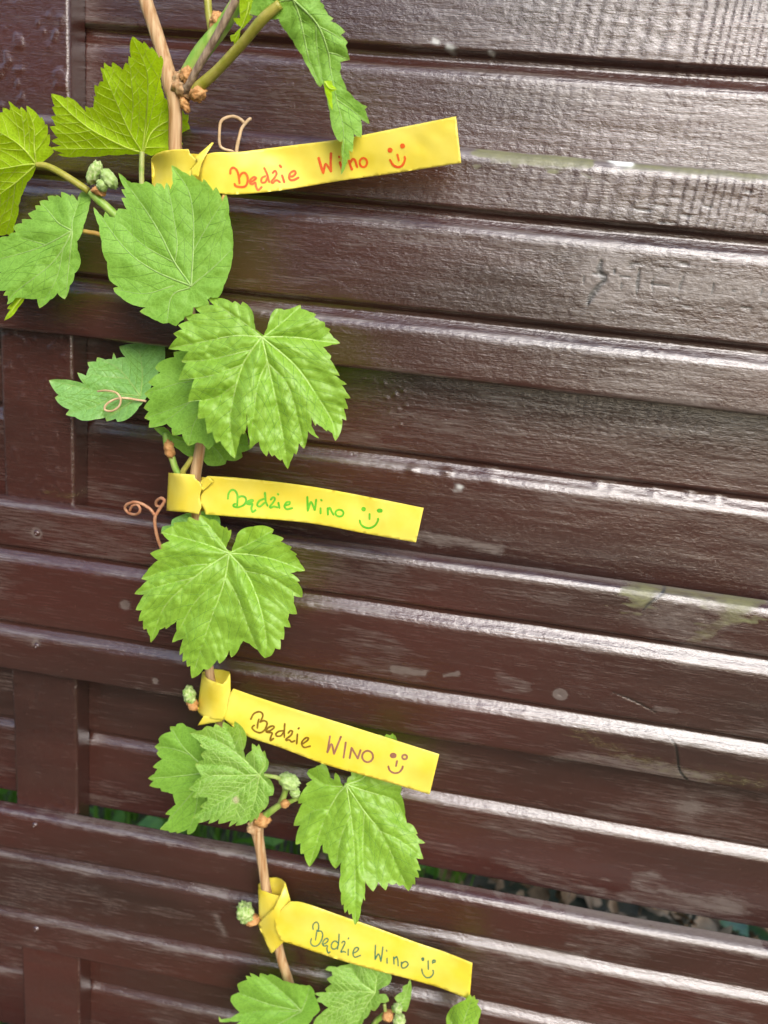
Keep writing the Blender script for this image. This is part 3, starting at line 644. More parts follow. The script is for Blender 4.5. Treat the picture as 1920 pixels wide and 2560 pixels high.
leaf(vine, k, [(1105, 120), (1070, 80), (1050, 120), (1000, 90), (960, 140), (945, 210), (920, 170), (875, 120), (860, 150), (800, 110), (745, 95), (750, 170), (710, 140), (675, 130), (690, 150), (640, 140), (580, 150), (595, 205), (540, 195), (480, 210), (500, 265), (430, 260), (440, 315), (380, 340), (340, 360), (400, 435), (330, 430), (265, 430), (270, 480), (200, 490), (160, 525),
    (195, 590), (130, 600), (100, 640), (0, 650), (-80, 700), (-150, 850), (-180, 1000), (-60, 1080), (20, 1070), (-40, 1140), (10, 1170), (-80, 1280), (0, 1300), (75, 1300), (40, 1360), (95, 1360), (100, 1420), (85, 1470), (150, 1440), (190, 1385), (255, 1385), (350, 1400), (450, 1400), (460, 1450), (480, 1515), (540, 1480), (610, 1410), (640, 1400), (700, 1330), (740, 1375), (790, 1405),
    (830, 1330), (850, 1240), (890, 1190), (910, 1090), (950, 1050), (985, 960), (980, 900), (945, 800), (940, 700), (990, 620), (1020, 500), (1060, 380), (1090, 260), (1110, 190)], (880, 570),
    [[(880, 570), (780, 770), (600, 1000), (200, 1310), (90, 1450)], [(880, 570), (560, 745), (250, 850), (-150, 950)], [(880, 570), (720, 480), (590, 330), (490, 220)], [(885, 570), (850, 900), (800, 1390)]],
    MATTE, 25, gx=-1, gy=3, fold=-4, curl=-.5, quilt=.5, extra=[[(770, 790), (690, 1150), (490, 1500)], [(880, 560), (890, 430), (1000, 110)], [(560, 745), (250, 650)]], seed=5, wave=1.6)
leaf(vine, k, [(270, 1320), (190, 1370), (130, 1410), (160, 1440), (85, 1520), (130, 1530), (50, 1665), (150, 1610), (220, 1510), (300, 1400)], (280, 1370), [[(280, 1370), (180, 1500), (60, 1655)]], UNDER, 27, gy=3, quilt=.3, under=True, seed=6, sec=16, step=4)
k = crop(220, 400, 420)
leaf(vine, k, [(825, 50), (930, 115), (950, 120), (1010, 160), (1020, 140), (1080, 190), (1130, 220), (1140, 185), (1190, 240), (1235, 305), (1265, 265), (1300, 330), (1325, 410), (1365, 340), (1385, 420), (1390, 540), (1410, 640), (1430, 760), (1430, 880), (1420, 1000), (1385, 1130), (1340, 1240), (1310, 1330), (1280, 1360), (1210, 1355), (1180, 1380), (1200, 1430), (1120, 1440), (1040, 1455),
    (1030, 1520), (960, 1545), (940, 1580), (905, 1600), (870, 1640), (800, 1605), (740, 1615), (690, 1590), (600, 1545), (510, 1495), (570, 1455), (480, 1440), (400, 1410), (320, 1350), (260, 1300), (250, 1265), (300, 1250), (215, 1190), (195, 1090), (190, 1010), (150, 930), (135, 800), (110, 650), (75, 560), (55, 465), (110, 530), (155, 570), (170, 510), (215, 560), (262, 570), (300, 480), (385, 490),
    (350, 420), (330, 375), (380, 375), (330, 290), (370, 290), (300, 130), (350, 160), (385, 200), (430, 225), (500, 230), (540, 235), (570, 210), (620, 235), (660, 265), (680, 225), (720, 235), (755, 290), (775, 220), (790, 240), (815, 290), (840, 230), (835, 130)], (1020, 1245),
    [[(1020, 1245), (850, 1000), (720, 740), (560, 480), (310, 140)], [(1020, 1245), (1040, 900), (1040, 560), (990, 300), (830, 60)], [(1020, 1245), (670, 1100), (380, 890), (70, 480)], [(1020, 1245), (1230, 1070), (1420, 880)], [(1010, 1260), (830, 1340), (780, 1605)]],
    MATTE, 37, gx=-.5, gy=2.2, curl=-.35, fold=1.5, quilt=.4, extra=[[(860, 1000), (880, 800), (820, 420), (780, 230)], [(850, 1240), (560, 1320), (260, 1275)], [(850, 1010), (560, 850), (330, 640)], [(1040, 900), (1200, 620), (1330, 420)]], seed=7, wave=1.5, sec=42)
k = crop(540, 0, 420)
leaf(vine, k, [(390, -160), (365, 0), (350, 80), (330, 135), (420, 155), (500, 200), (560, 190), (620, 185), (640, 240), (700, 320), (760, 400), (800, 480), (850, 540), (920, 680), (970, 770), (1000, 830), (1030, 860), (1060, 820), (1072, 870), (1100, 980), (1125, 1100), (1135, 1200), (1160, 1300), (1200, 1380), (1235, 1405), (1255, 1375), (1240, 1480), (1255, 1600), (1235, 1725), (1280, 1640), (1300, 1570), (1320, 1580),
    (1310, 1480), (1345, 1505), (1355, 1400), (1360, 1320), (1390, 1345), (1435, 1355), (1440, 1280), (1425, 1170), (1470, 1200), (1515, 1225), (1490, 1140), (1470, 1080), (1495, 1055), (1440, 1030), (1370, 980), (1290, 890), (1240, 770), (1220, 710), (1235, 680), (1225, 610), (1270, 600), (1320, 590), (1300, 520), (1280, 450), (1300, 420), (1250, 360), (1230, 345), (1275, 315), (1200, 240), (1130, 210), (1160, 185),
    (1110, 150), (1065, 80), (1070, 55), (1030, 20), (1010, -60), (900, -160), (650, -220)], (760, -10),
    [[(760, -10), (1000, 240), (1110, 520), (1130, 680), (1190, 980), (1260, 1300), (1240, 1715)], [(760, -10), (830, 180), (890, 460), (930, 620), (1025, 850)], [(760, -10), (600, 30), (430, 150)], [(760, -10), (950, -80), (1010, -50)]],
    MATTE, 40, gx=-2, gy=-2.8, fold=-5, quilt=.35, extra=[[(985, 240), (1000, 480), (1050, 800)], [(1010, 260), (1150, 330), (1290, 420)], [(1110, 520), (1200, 540), (1310, 590)], [(1190, 980), (1330, 1080), (1505, 1215)]], seed=8, wave=1.6, sec=40)
leaf(vine, k, [(1065, 800), (1140, 800), (1150, 840), (1195, 885), (1140, 905), (1145, 1000), (1150, 1090), (1105, 980)], (1080, 820), [[(1075, 810), (1120, 870), (1190, 885)]], UNDER, 40, quilt=.2, under=True, seed=9, sec=12, step=4)
leaf(vine, k, [(240, -40), (400, -40), (350, 120), (330, 145), (365, 160), (300, 240), (240, 300), (215, 400), (185, 460), (175, 410), (150, 410), (140, 350), (180, 340), (250, 270), (190, 220), (170, 180), (240, 180), (235, 120)], (330, 60), [[(330, 20), (290, 180), (190, 400)]], UNDER, 30, gy=-2, quilt=.4, under=True, seed=10, sec=18, step=4)
k = crop(400, 730, 500)
leaf(vine, k, [(845, 350), (790, 310), (780, 250), (770, 170), (730, 110), (685, 80), (670, 110), (620, 75), (600, 90), (545, 60), (480, 50), (400, 55), (450, 110), (370, 115), (285, 125), (340, 180), (210, 200), (240, 240), (150, 275), (185, 310), (110, 345), (145, 375), (70, 470), (150, 480), (240, 490), (200, 540), (180, 580), (220, 590), (180, 660), (155, 735), (220, 715), (290, 715), (260, 800), (235, 915), (290, 895), (330, 895),
    (320, 980), (315, 1050), (375, 1045), (385, 1110), (395, 1175), (435, 1155), (465, 1250), (500, 1235), (550, 1310), (620, 1380), (640, 1300), (660, 1210), (680, 1165), (695, 1185), (716, 1120), (720, 1000), (730, 1130), (745, 1230), (745, 1300), (790, 1260), (820, 1240), (840, 1310), (885, 1365), (900, 1315), (930, 1365), (950, 1350), (1000, 1400), (1015, 1385), (1060, 1470), (1080, 1410), (1110, 1335), (1130, 1350),
    (1150, 1250), (1195, 1300), (1220, 1220), (1225, 1150), (1270, 1190), (1320, 1215), (1290, 1180), (1255, 1110), (1250, 1020), (1264, 1060), (1290, 1110), (1300, 1090), (1345, 1120), (1385, 1155), (1390, 1140), (1430, 1170), (1455, 1235), (1490, 1180), (1510, 1110), (1510, 1050), (1545, 1065), (1530, 990), (1525, 965), (1560, 970), (1545, 920), (1530, 880), (1580, 880), (1545, 830), (1505, 770), (1550, 765), (1500, 730),
    (1420, 675), (1490, 695), (1460, 640), (1410, 560), (1420, 530), (1390, 500), (1350, 455), (1430, 435), (1495, 425), (1440, 380), (1400, 330), (1415, 310), (1370, 290), (1365, 250), (1330, 240), (1280, 210), (1295, 185), (1240, 165), (1210, 150), (1170, 140), (1165, 105), (1120, 125), (1080, 140), (1030, 150), (1010, 140), (960, 140), (930, 170), (910, 230), (890, 300), (862, 360)], (845, 375),
    [[(845, 375), (890, 570), (940, 800), (1000, 1080), (1060, 1460)], [(845, 375), (760, 480), (680, 620), (620, 830), (580, 1080), (620, 1370)], [(845, 375), (1120, 610), (1300, 860), (1430, 1080), (1455, 1225)], [(845, 375), (610, 365), (350, 415), (80, 468)], [(845, 375), (1100, 375), (1350, 410), (1485, 425)]],
    GLOSSY, 46, gx=-.6, gy=6.5, curl=-1.5, fold=-.5, quilt=1.35, extra=[[(890, 580), (810, 780), (745, 1290)], [(905, 600), (1070, 800), (1200, 1290)], [(840, 370), (700, 260), (410, 58)], [(860, 372), (960, 300), (1165, 120)], [(690, 600), (400, 700), (160, 730)], [(760, 480), (420, 560), (190, 575)], [(640, 760), (450, 880), (240, 908)]], seed=11, wave=2.6, step=3.8)
k = crop(110, 850, 530)
leaf(vine, k, [(1015, 95), (1020, 135), (950, 150), (890, 185), (870, 220), (910, 255), (815, 330), (860, 365), (785, 420), (830, 465), (780, 530), (820, 560), (785, 610), (830, 630), (820, 685), (900, 675), (960, 655), (1000, 690), (1005, 745), (1080, 735), (1100, 790), (1130, 830), (1200, 800), (1240, 810), (1290, 860), (1340, 800), (1400, 760), (1500, 700), (1500, 400), (1450, 200), (1300, 110), (1100, 85)], (1420, 330),
    [[(1420, 330), (1150, 480), (790, 615)], [(1420, 330), (1100, 330), (800, 420)], [(1420, 330), (1200, 600), (1130, 820)]], MATTE, 27, gy=1.5, gx=.5, quilt=.3, vw=1.7, extra=[[(1150, 480), (1000, 600), (830, 680)]], seed=12, sec=44)
leaf(vine, k, [(860, 690), (940, 680), (1000, 740), (1080, 760), (1200, 740), (1340, 750), (1450, 760), (1580, 720), (1600, 820), (1635, 840), (1545, 880), (1555, 915), (1500, 945), (1430, 940), (1420, 970), (1360, 985), (1280, 980), (1240, 930), (1200, 915), (1130, 910), (1060, 860), (960, 770)], (1230, 780), [[(1230, 780), (1350, 860), (1420, 960)], [(1230, 780), (1100, 800), (880, 695)], [(1230, 780), (1450, 800), (1620, 838)]], MATTE, 7, gy=0, quilt=.4, vw=1.6, seed=13, wave=.6)
leaf(vine, k, [(40, 315), (140, 310), (230, 320), (312, 345), (260, 255), (330, 280), (355, 215), (340, 175), (410, 170), (415, 135), (480, 155), (535, 150), (545, 100), (565, 145), (640, 135), (600, 85), (590, 50), (720, 30), (940, 40), (945, 160), (900, 240), (840, 360), (780, 480), (745, 520), (700, 580), (640, 625), (575, 640), (560, 615), (490, 635), (480, 605), (400, 620), (300, 630), (240, 600), (170, 585), (200, 545), (120, 500), (85, 450), (115, 430), (75, 385)], (755, 440),
    [[(755, 440), (580, 420), (400, 395), (60, 320)], [(755, 440), (600, 240), (430, 145)], [(755, 440), (770, 250), (740, 40)], [(755, 440), (600, 540), (480, 620)]], BLUE, 9, gx=-2.0, gy=13, quilt=.8, extra=[[(650, 300), (500, 290), (340, 260)], [(580, 420), (400, 520), (180, 580)]], seed=14, sec=26, wave=1.0,
    ctrl=[(348, 990, 9), (300, 868, -11), (410, 868, -12), (380, 900, -6), (255, 900, -2), (130, 950, 5), (200, 1035, 11), (320, 1050, 13), (240, 960, 6), (390, 960, 3)])
k = crop(300, 1230, 480)
leaf(vine, k, [(450, 240), (520, 205), (600, 180), (740, 165), (830, 180), (862, 225), (866, 290), (780, 330), (640, 340), (460, 330), (355, 360), (365, 300), (440, 290)], (650, 330), [[(650, 330), (600, 250), (520, 210)], [(650, 330), (780, 260), (860, 235)]], BLUE, 13, quilt=.3, seed=15, wave=.6)
leaf(vine, k, [(940, 505), (912, 488), (930, 440), (960, 370), (960, 325), (935, 335), (920, 300), (905, 310), (870, 290), (835, 250), (790, 235), (780, 245), (740, 220), (690, 195), (680, 250), (650, 240), (595, 215), (580, 260), (520, 260), (460, 270), (470, 290), (420, 310), (360, 350), (430, 425), (350, 460), (360, 490), (260, 530), (330, 590), (270, 640), (230, 690), (185, 750), (240, 765), (180, 820), (125, 880), (210, 885), (170, 950), (135, 1020), (190, 1020),
    (160, 1115), (200, 1110), (205, 1190), (230, 1180), (260, 1250), (265, 1300), (310, 1250), (340, 1190), (390, 1165), (395, 1185), (440, 1150), (490, 1115), (490, 1200), (450, 1300), (500, 1280), (550, 1265), (530, 1320), (515, 1410), (550, 1380), (540, 1470), (575, 1450), (580, 1510), (610, 1500), (620, 1610), (680, 1580), (720, 1530), (760, 1535), (800, 1500), (840, 1445), (860, 1485), (910, 1440), (945, 1360), (960, 1430), (1000, 1400), (1040, 1320), (1065, 1285), (1120, 1310),
    (1190, 1365), (1250, 1435), (1310, 1410), (1340, 1350), (1385, 1360), (1385, 1270), (1415, 1275), (1415, 1160), (1475, 1170), (1450, 1100), (1460, 1050), (1530, 1055), (1500, 960), (1500, 895), (1575, 910), (1575, 850), (1530, 775), (1555, 770), (1520, 730), (1470, 700), (1530, 685), (1600, 680), (1560, 620), (1515, 550), (1530, 540), (1470, 500), (1485, 475), (1440, 455), (1390, 430), (1415, 400), (1370, 380), (1310, 365), (1330, 325), (1280, 300), (1215, 290), (1150, 300), (1080, 310), (1020, 350), (995, 430), (965, 510)], (945, 530),
    [[(945, 530), (910, 730), (860, 900), (750, 1200), (625, 1600)], [(945, 530), (740, 660), (540, 830), (380, 1000), (265, 1290)], [(945, 530), (1090, 700), (1200, 960), (1260, 1250), (1255, 1425)], [(945, 530), (700, 440), (365, 350)], [(945, 530), (1150, 545), (1350, 590), (1590, 680)]],
    GLOSSY, 31, gx=.3, gy=5.0, curl=-1.3, fold=2.5, quilt=1.3, extra=[[(895, 740), (650, 950), (460, 1295)], [(920, 745), (1010, 900), (1100, 1150), (1185, 1355)], [(790, 620), (520, 650), (195, 745)], [(640, 740), (400, 800), (135, 878)], [(1070, 680), (1300, 740), (1565, 905)], [(950, 525), (1150, 430), (1325, 330)], [(940, 525), (800, 330), (690, 205)]], seed=16, wave=2.6, step=3.8)
k = crop(360, 1780, 400)
leaf(vine, k, [(270, 150), (330, 150), (340, 125), (400, 115), (440, 150), (540, 190), (620, 260), (760, 400), (760, 700), (700, 900), (640, 1000), (600, 1100), (560, 1160), (510, 1250), (450, 1270), (450, 1215), (400, 1240), (340, 1260), (335, 1240), (270, 1250), (250, 1230), (165, 1215), (250, 1130), (270, 1070), (220, 1060), (280, 1000), (330, 960), (310, 900), (300, 850), (240, 830), (180, 820), (170, 790), (55, 765), (100, 715), (40, 690), (110, 640), (140, 590), (90, 570), (190, 490), (130, 430), (150, 400), (110, 360), (160, 320), (150, 280), (190, 235), (280, 205)], (680, 620),
    [[(680, 620), (400, 660), (50, 690)], [(680, 620), (420, 380), (280, 160)], [(680, 620), (430, 920), (180, 1210)]], MATTE, 18, gx=.5, gy=1, quilt=.4, extra=[[(500, 450), (300, 380), (115, 360)], [(560, 760), (540, 1000), (455, 1260)]], seed=17)
leaf(vine, k, [(1240, 635), (1280, 590), (1295, 520), (1270, 470), (1250, 400), (1220, 420), (1190, 330), (1170, 360), (1120, 325), (1120, 400), (1060, 450), (1050, 480), (1030, 400), (1060, 310), (1060, 240), (1020, 160), (940, 95), (935, 160), (900, 150), (820, 100), (815, 170), (740, 120), (720, 160), (650, 145), (600, 190), (470, 215), (560, 290), (590, 325), (580, 350), (650, 390), (590, 440), (620, 490), (530, 540), (570, 620), (600, 670), (540, 710), (510, 760), (460, 800), (540, 830), (500, 885), (590, 880), (660, 885), (660, 920), (580, 980), (620, 1000), (500, 1100), (580, 1100), (570, 1150), (690, 1110), (665, 1160), (780, 1110), (770, 1160), (910, 1120), (880, 1190), (1000, 1110), (945, 1180), (1060, 1150), (1090, 1120), (1100, 1155), (1150, 1100), (1170, 1120), (1200, 1050), (1240, 1000), (1240, 1020), (1290, 950), (1290, 870), (1335, 865), (1350, 790), (1310, 700), (1250, 670)], (1195, 655),
    [[(1195, 655), (900, 660), (680, 670), (470, 790)], [(1195, 655), (960, 430), (720, 280), (480, 218)], [(1195, 655), (960, 830), (750, 960), (510, 1100)], [(1195, 655), (1150, 900), (1090, 1115)], [(1195, 655), (1260, 520), (1190, 345)], [(1195, 655), (1330, 800)]],
    FUZZY, 33, gy=1.2, gx=.5, quilt=1.3, extra=[[(960, 430), (900, 260), (825, 110)], [(1050, 650), (850, 560), (540, 545)], [(980, 820), (960, 1000), (890, 1180)]], seed=18, sec=20, spots=[(955, 912, 7)], wave=1.4)
tube('petiole', [(650, 1938, 32, 5), (672, 1940, 30, 5.5), (698, 1947, 26, 6), (712, 1975, 20, 7), (700, 2010, 17, 8)], PETI, vine, seed=31)
tube('shoot', [(640, 2062, 14, 10), (662, 2040, 16, 11), (702, 2011, 18, 8.5), (725, 2004, 18, 7), (748, 1996, 19, 6), (800, 1990, 20, 5.5), (850, 1968, 21, 5)], SHOOT, vine, seed=32)
tube('shoot', [(703, 2010, 18, 7), (710, 1990, 19, 8), (718, 1965, 20, 9)], SHOOT, vine, seed=33)
lump('bud', 722, 1954, 24, 30, 19, BUDW, vine, 33, .45, -.35, 0); lump('bud', 737, 1981, 24, 14, 14, BUDW, vine, 34, .3, 0, 0); lump('bud_scale', 713, 2009, 21, 13, 11, HUSK, vine, 35, .4, .2, 2)
lump('node', 655, 2050, 17, 22, 20, HUSK, vine, 36, .6, .7, 3); lump('node', 636, 2068, 15, 22, 18, CANE, vine, 37, .5, .2, 3)
k = crop(700, 1820, 420)
leaf(vine, k, [(640, 545), (630, 585), (600, 540), (580, 470), (545, 440), (535, 515), (495, 490), (480, 430), (450, 360), (440, 345), (410, 335), (400, 365), (360, 375), (350, 390), (280, 415), (265, 450), (320, 515), (255, 555), (270, 570), (220, 630), (190, 690), (180, 745), (225, 740), (180, 830), (135, 965), (200, 960), (165, 1050), (155, 1150), (205, 1140), (205, 1245), (240, 1240), (255, 1310), (290, 1370), (350, 1290), (400, 1170), (420, 1150), (430, 1230), (475, 1240), (500, 1330), (550, 1390), (605, 1320), (600, 1450), (585, 1560), (605, 1630), (610, 1750), (630, 1740), (640, 1830), (670, 1790), (680, 1845), (710, 1830), (740, 1950),
    (775, 1900), (800, 1760), (820, 1680), (840, 1710), (835, 1650), (840, 1560), (835, 1480), (850, 1530), (920, 1615), (970, 1520), (1045, 1605), (1070, 1530), (1110, 1550), (1150, 1530), (1180, 1560), (1220, 1550), (1270, 1610), (1310, 1540), (1335, 1550), (1330, 1470), (1375, 1480), (1350, 1400), (1390, 1410), (1370, 1350), (1345, 1285), (1415, 1295), (1390, 1220), (1365, 1140), (1435, 1135), (1370, 1090), (1340, 1050), (1360, 1045), (1310, 960), (1290, 945), (1250, 935), (1235, 860), (1230, 790), (1190, 650), (1200, 590), (1190, 400), (1175, 250), (1140, 75), (1110, 55), (1085, 72), (1050, 60), (1030, 85), (980, 65), (850, 200), (720, 330), (700, 430), (705, 470), (670, 490), (660, 540)], (655, 560),
    [[(655, 560), (700, 880), (735, 1250), (745, 1930)], [(655, 560), (830, 820), (1000, 1040), (1170, 1400), (1268, 1600)], [(655, 560), (540, 700), (420, 950), (290, 1360)], [(655, 560), (870, 630), (1130, 720), (1240, 920)], [(655, 560), (860, 460), (1120, 80)]],
    GLOSSY, 23, gx=1.0, gy=5.5, quilt=1.1, fold=-3, extra=[[(832, 820), (815, 1200), (830, 1450)], [(970, 1010), (1200, 1120), (1410, 1290)], [(640, 580), (450, 560), (270, 440)], [(700, 850), (600, 1080), (550, 1385)], [(480, 810), (330, 820), (140, 960)]], seed=19, wave=2.4)
k = crop(530, 2380, 700)
leaf(vine, k, [(40, 380), (55, 400), (110, 395), (165, 358), (110, 290), (115, 260), (165, 240), (150, 190), (210, 165), (200, 140), (235, 150), (225, 125), (280, 150), (285, 125), (330, 140), (345, 130), (420, 170), (470, 185), (520, 195), (560, 200), (575, 195), (600, 220), (610, 260), (625, 300), (640, 345), (600, 385), (560, 440), (600, 520), (450, 600), (300, 600), (150, 540), (100, 470), (175, 408), (110, 412), (45, 414)], (530, 350),
    [[(530, 350), (340, 310), (150, 240)], [(530, 350), (440, 260), (290, 135)], [(530, 350), (330, 460), (160, 530)], [(530, 350), (560, 270), (580, 205)]], MATTE, 26, gy=2, quilt=1.0, extra=[[(500, 352), (280, 350), (60, 402)]], seed=20, sec=30)
leaf(vine, k, [(670, 105), (690, 85), (740, 90), (800, 75), (830, 65), (900, 60), (980, 70), (1050, 105), (1065, 150), (1050, 190), (1010, 210), (985, 225), (990, 250), (1030, 250), (1050, 290), (1030, 300), (1000, 300), (965, 350), (940, 340), (925, 380), (900, 400), (880, 440), (850, 500), (700, 520), (590, 480), (610, 400), (640, 370), (690, 330), (650, 300), (610, 290), (640, 265), (605, 245), (680, 240), (670, 220), (710, 190), (680, 160), (715, 140), (710, 115)], (965, 240),
    [[(965, 240), (830, 232), (620, 247)], [(965, 240), (800, 310), (600, 440)], [(965, 240), (880, 180), (820, 85)], [(965, 240), (975, 150), (1000, 80)], [(965, 240), (900, 340), (840, 480)]], FUZZY, 18, gy=4, quilt=1.2, seed=21, sec=16, wave=1.3)
leaf(vine, k, [(1080, 270), (1090, 260), (1130, 235), (1130, 205), (1160, 190), (1175, 158), (1180, 250), (1170, 300), (1150, 355), (1110, 340), (1070, 360), (1065, 320), (1100, 300)], (1090, 340), [[(1090, 340), (1140, 270), (1175, 165)]], FUZZY, 24, gx=-8, fold=-20, quilt=.8, seed=22, sec=11, step=3.5)
leaf(vine, k, [(1390, 427), (1390, 380), (1405, 350), (1430, 320), (1450, 310), (1500, 285), (1530, 250), (1540, 270), (1555, 255), (1560, 280), (1580, 285), (1570, 310), (1595, 345), (1580, 400), (1560, 470), (1480, 560), (1400, 500)], (1480, 540), [[(1480, 540), (1490, 420), (1545, 262)]], GLOSSY, 34, fold=-14, quilt=.8, extra=[[(1482, 520), (1430, 440), (1400, 380)], [(1482, 520), (1540, 430), (1590, 350)]], seed=23, sec=15, step=4)
tube('shoot', [(920, 2590, 16, 8), (938, 2556, 18, 8), (962, 2536, 20, 9)], SHOOT, vine, seed=41); tube('petiole', [(961, 2510, 20, 5), (963, 2525, 20, 5.5), (966, 2540, 20, 6)], PETI, vine, seed=42)
lump('bud', 970, 2540, 21, 17, 15, HUSK, vine, 43, .4, 0, 2); lump('bud', 994, 2520, 23, 14, 15, BUDG, vine, 44, .5, .3, 0); lump('bud', 998, 2549, 22, 18, 17, BUDG, vine, 45, .5, 0, 0)
lump('bud', 474, 1738, 15, 16, 25, BUDG, vine, 46, .4, .25, 3); lump('bud_scale', 481, 1760, 15, 13, 20, HUSK, vine, 47, .4, .5, 2)
lump('bud', 613, 2281, 16, 25, 27, BUDG, vine, 48, .6, .3, 4); lump('bud_scale', 630, 2300, 15, 22, 15, HUSK, vine, 49, .5, .2, 2)
adopt(vine)

# ------------------------------------------------------------------ tags
def patch(P0, gf, step=6.0):
    V2, T = triangulate(dens(np.array(P0, float), step), step); return wp(V2[:, 0], V2[:, 1], gf(V2[:, 0], V2[:, 1])), T
def sheet(name, patches, mat, parent, thick=.0003):
    """thin plastic: front face, back face and a rim along every free edge"""
    VV, FF, n0 = [], [], 0
    for V, T in patches:
        n = len(V); Vb = V + np.array([0, thick, 0]); VV += [V, Vb]; FF += [tuple(t + n0) for t in T] + [tuple(t[::-1] + n0 + n) for t in T]
        use = {}
        for t in T:
            for i in range(3): e = (int(t[i]), int(t[(i + 1) % 3])); use[e] = 1
        for (p, q) in use:
            if (q, p) not in use: FF.append((q + n0, p + n0, p + n0 + n, q + n0 + n))
        n0 += 2 * n
    V = np.vstack(VV); o = link(name, poly_mesh(name, V, FF), mat, parent)
    o.data.polygons.foreach_set('use_smooth', [len(f) == 3 for f in FF]); return o
def strip_patch(st, gs, tilt=0.):
    top = spline([s[0] for s in st], 6); bot = spline([s[1] for s in st], 6)
    ctrl = []
    for (a, b), g in zip(st, gs): ctrl += [(a[0], a[1], g - tilt), (b[0], b[1], g + tilt)]
    f0 = tps(ctrl); sd = st[0][0][0]
    f = lambda x, y: f0(x, y) + 2.0 * (fbm(np.asarray(x, float) / 75 + sd, np.asarray(y, float) / 60, 21, 2) - .5)
    return np.vstack([top, bot[::-1]]), f
def ellipse(cx, cy, rx, ry, n=18): return [(cx + rx * math.cos(a), cy + ry * math.sin(a)) for a in np.linspace(-1.2, 2 * math.pi - 1.1, n)]
def write(name, strokes, gf, mat, parent):
    """strokes: (photo-pixel polyline, width px) laid as thin ink ribbons on the tag face"""
    VV, FF = [], []
    for pts, wd in strokes:
        S = spline(pts, 6) if len(pts) > 1 else np.array([pts[0], (pts[0][0] + .6, pts[0][1] + .8)])
        if len(pts) == 1: S = np.vstack([S[0], S.mean(0), S[1]])
        d = np.gradient(S, axis=0); d /= np.hypot(d[:, 0], d[:, 1])[:, None] + 1e-9; nrm = np.stack([-d[:, 1], d[:, 0]], -1)
        S = np.vstack([S[0] - d[0] * wd * .4, S, S[-1] + d[-1] * wd * .4]); nrm = np.vstack([nrm[0], nrm, nrm[-1]])
        ww = np.full(len(S), wd * .5); ww[0] = ww[-1] = wd * .22; ww = ww * (1 + .22 * (noise(np.arange(len(S)) * .4, np.full(len(S), pts[0][0])) - .5))
        a, b = S + nrm * ww[:, None], S - nrm * ww[:, None]; base = len(VV)
        for q in (a, S, b):
            P3 = wp(q[:, 0], q[:, 1], gf(q[:, 0], q[:, 1]) + .16); VV.extend(list(P3))
        n = len(S)
        for r in range(2):
            for i in range(n - 1): FF.append((base + r * n + i, base + r * n + i + 1, base + (r + 1) * n + i + 1, base + (r + 1) * n + i))
    return link(name, poly_mesh(name, VV, FF), mat, parent, smooth=False)

# --- tag 1, red writing
t1 = tag(empty('plant_tag', tuple(wp(np.array(440.), np.array(480.), 10.))), 'topmost yellow plant tag on the vine, with red-orange handwriting', 'plant tag', 'yellow tags tied along the vine')
P, g1 = strip_patch([((505, 392), (500, 470)), ((535, 381), (545, 483)), ((594, 380), (600, 485.5)), ((700, 367), (708, 475)), ((850, 348), (850, 452)), ((975, 324), (985, 433)), ((1140, 291), (1153, 407))], [24, 24, 22, 17, 17, 22, 30], -.8)
fl = tps([(378, 400, 8), (379, 462, 8), (392, 384, 17), (392, 480, 17), (421, 375, 22.5), (421, 487, 22.5), (471, 373, 24.5), (470, 487, 24.5), (496, 403, 25), (490, 480, 25)])
fb = tps([(378, 400, 8), (379, 462, 8), (392, 388, 4), (392, 480, 4), (440, 382, 5), (440, 482, 5), (510, 386, 16), (510, 478, 16), (540, 382, 23), (545, 482, 23)])
sheet('strip', [patch(P, g1)], TAGM, t1)
sheet('loop', [patch([(378, 397), (383, 390), (391, 384), (405, 378), (421, 375), (445, 373), (471, 373), (475, 384), (495, 403), (477, 423), (478, 445), (486, 462), (490, 480), (470, 487), (420, 488), (392, 480), (380, 463)], fl, 5),
               patch([(378, 397), (392, 388), (440, 382), (510, 386), (540, 382), (545, 482), (510, 478), (440, 482), (392, 480), (380, 463)], fb, 7)], TAGM, t1)
ft = tps([(486, 394, 26), (530, 356, 24), (516, 385, 27), (496, 440, 27), (478, 430, 26.5), (494, 403, 27)])
sheet('pointed_end', [patch([(486, 394), (530, 356), (534, 357), (516, 385), (503, 410), (496, 441), (478, 439), (477, 424), (494, 404)], ft, 5)], TAGM, t1)
a, b = crop(540, 280, 320), crop(840, 280, 320)
S = [(a(p), w_) for p, w_ in (([(185, 800), (190, 745), (225, 722), (265, 748), (290, 810), (305, 925)], 5.5), ([(300, 850), (330, 800), (370, 787), (405, 830), (410, 900), (385, 958), (330, 973), (260, 960), (240, 930)], 5.5),
     ([(440, 915), (485, 890), (520, 855), (490, 843), (448, 878), (442, 920), (470, 935), (508, 918), (520, 970), (548, 1012), (592, 972)], 5.5), ([(640, 830), (600, 850), (585, 890), (600, 915), (640, 905), (668, 850)], 5), ([(625, 725), (660, 800), (690, 908)], 5),
     ([(735, 790), (765, 762), (785, 800), (760, 850), (720, 900), (735, 920), (768, 890), (795, 885), (830, 910)], 5), ([(855, 820), (870, 860), (885, 910)], 5.5), ([(825, 690), (845, 715)], 5.5), ([(950, 835), (1000, 830), (1032, 790), (1010, 765), (965, 790), (945, 840), (965, 880), (1010, 880), (1070, 850)], 5.5),
     ([(1330, 595), (1360, 700), (1390, 790)], 6.5), ([(1390, 790), (1412, 690), (1432, 680), (1490, 770)], 5.5), ([(1490, 770), (1486, 650), (1490, 535)], 6.5), ([(1605, 650), (1630, 735)], 6), ([(1593, 575), (1598, 590)], 5))]
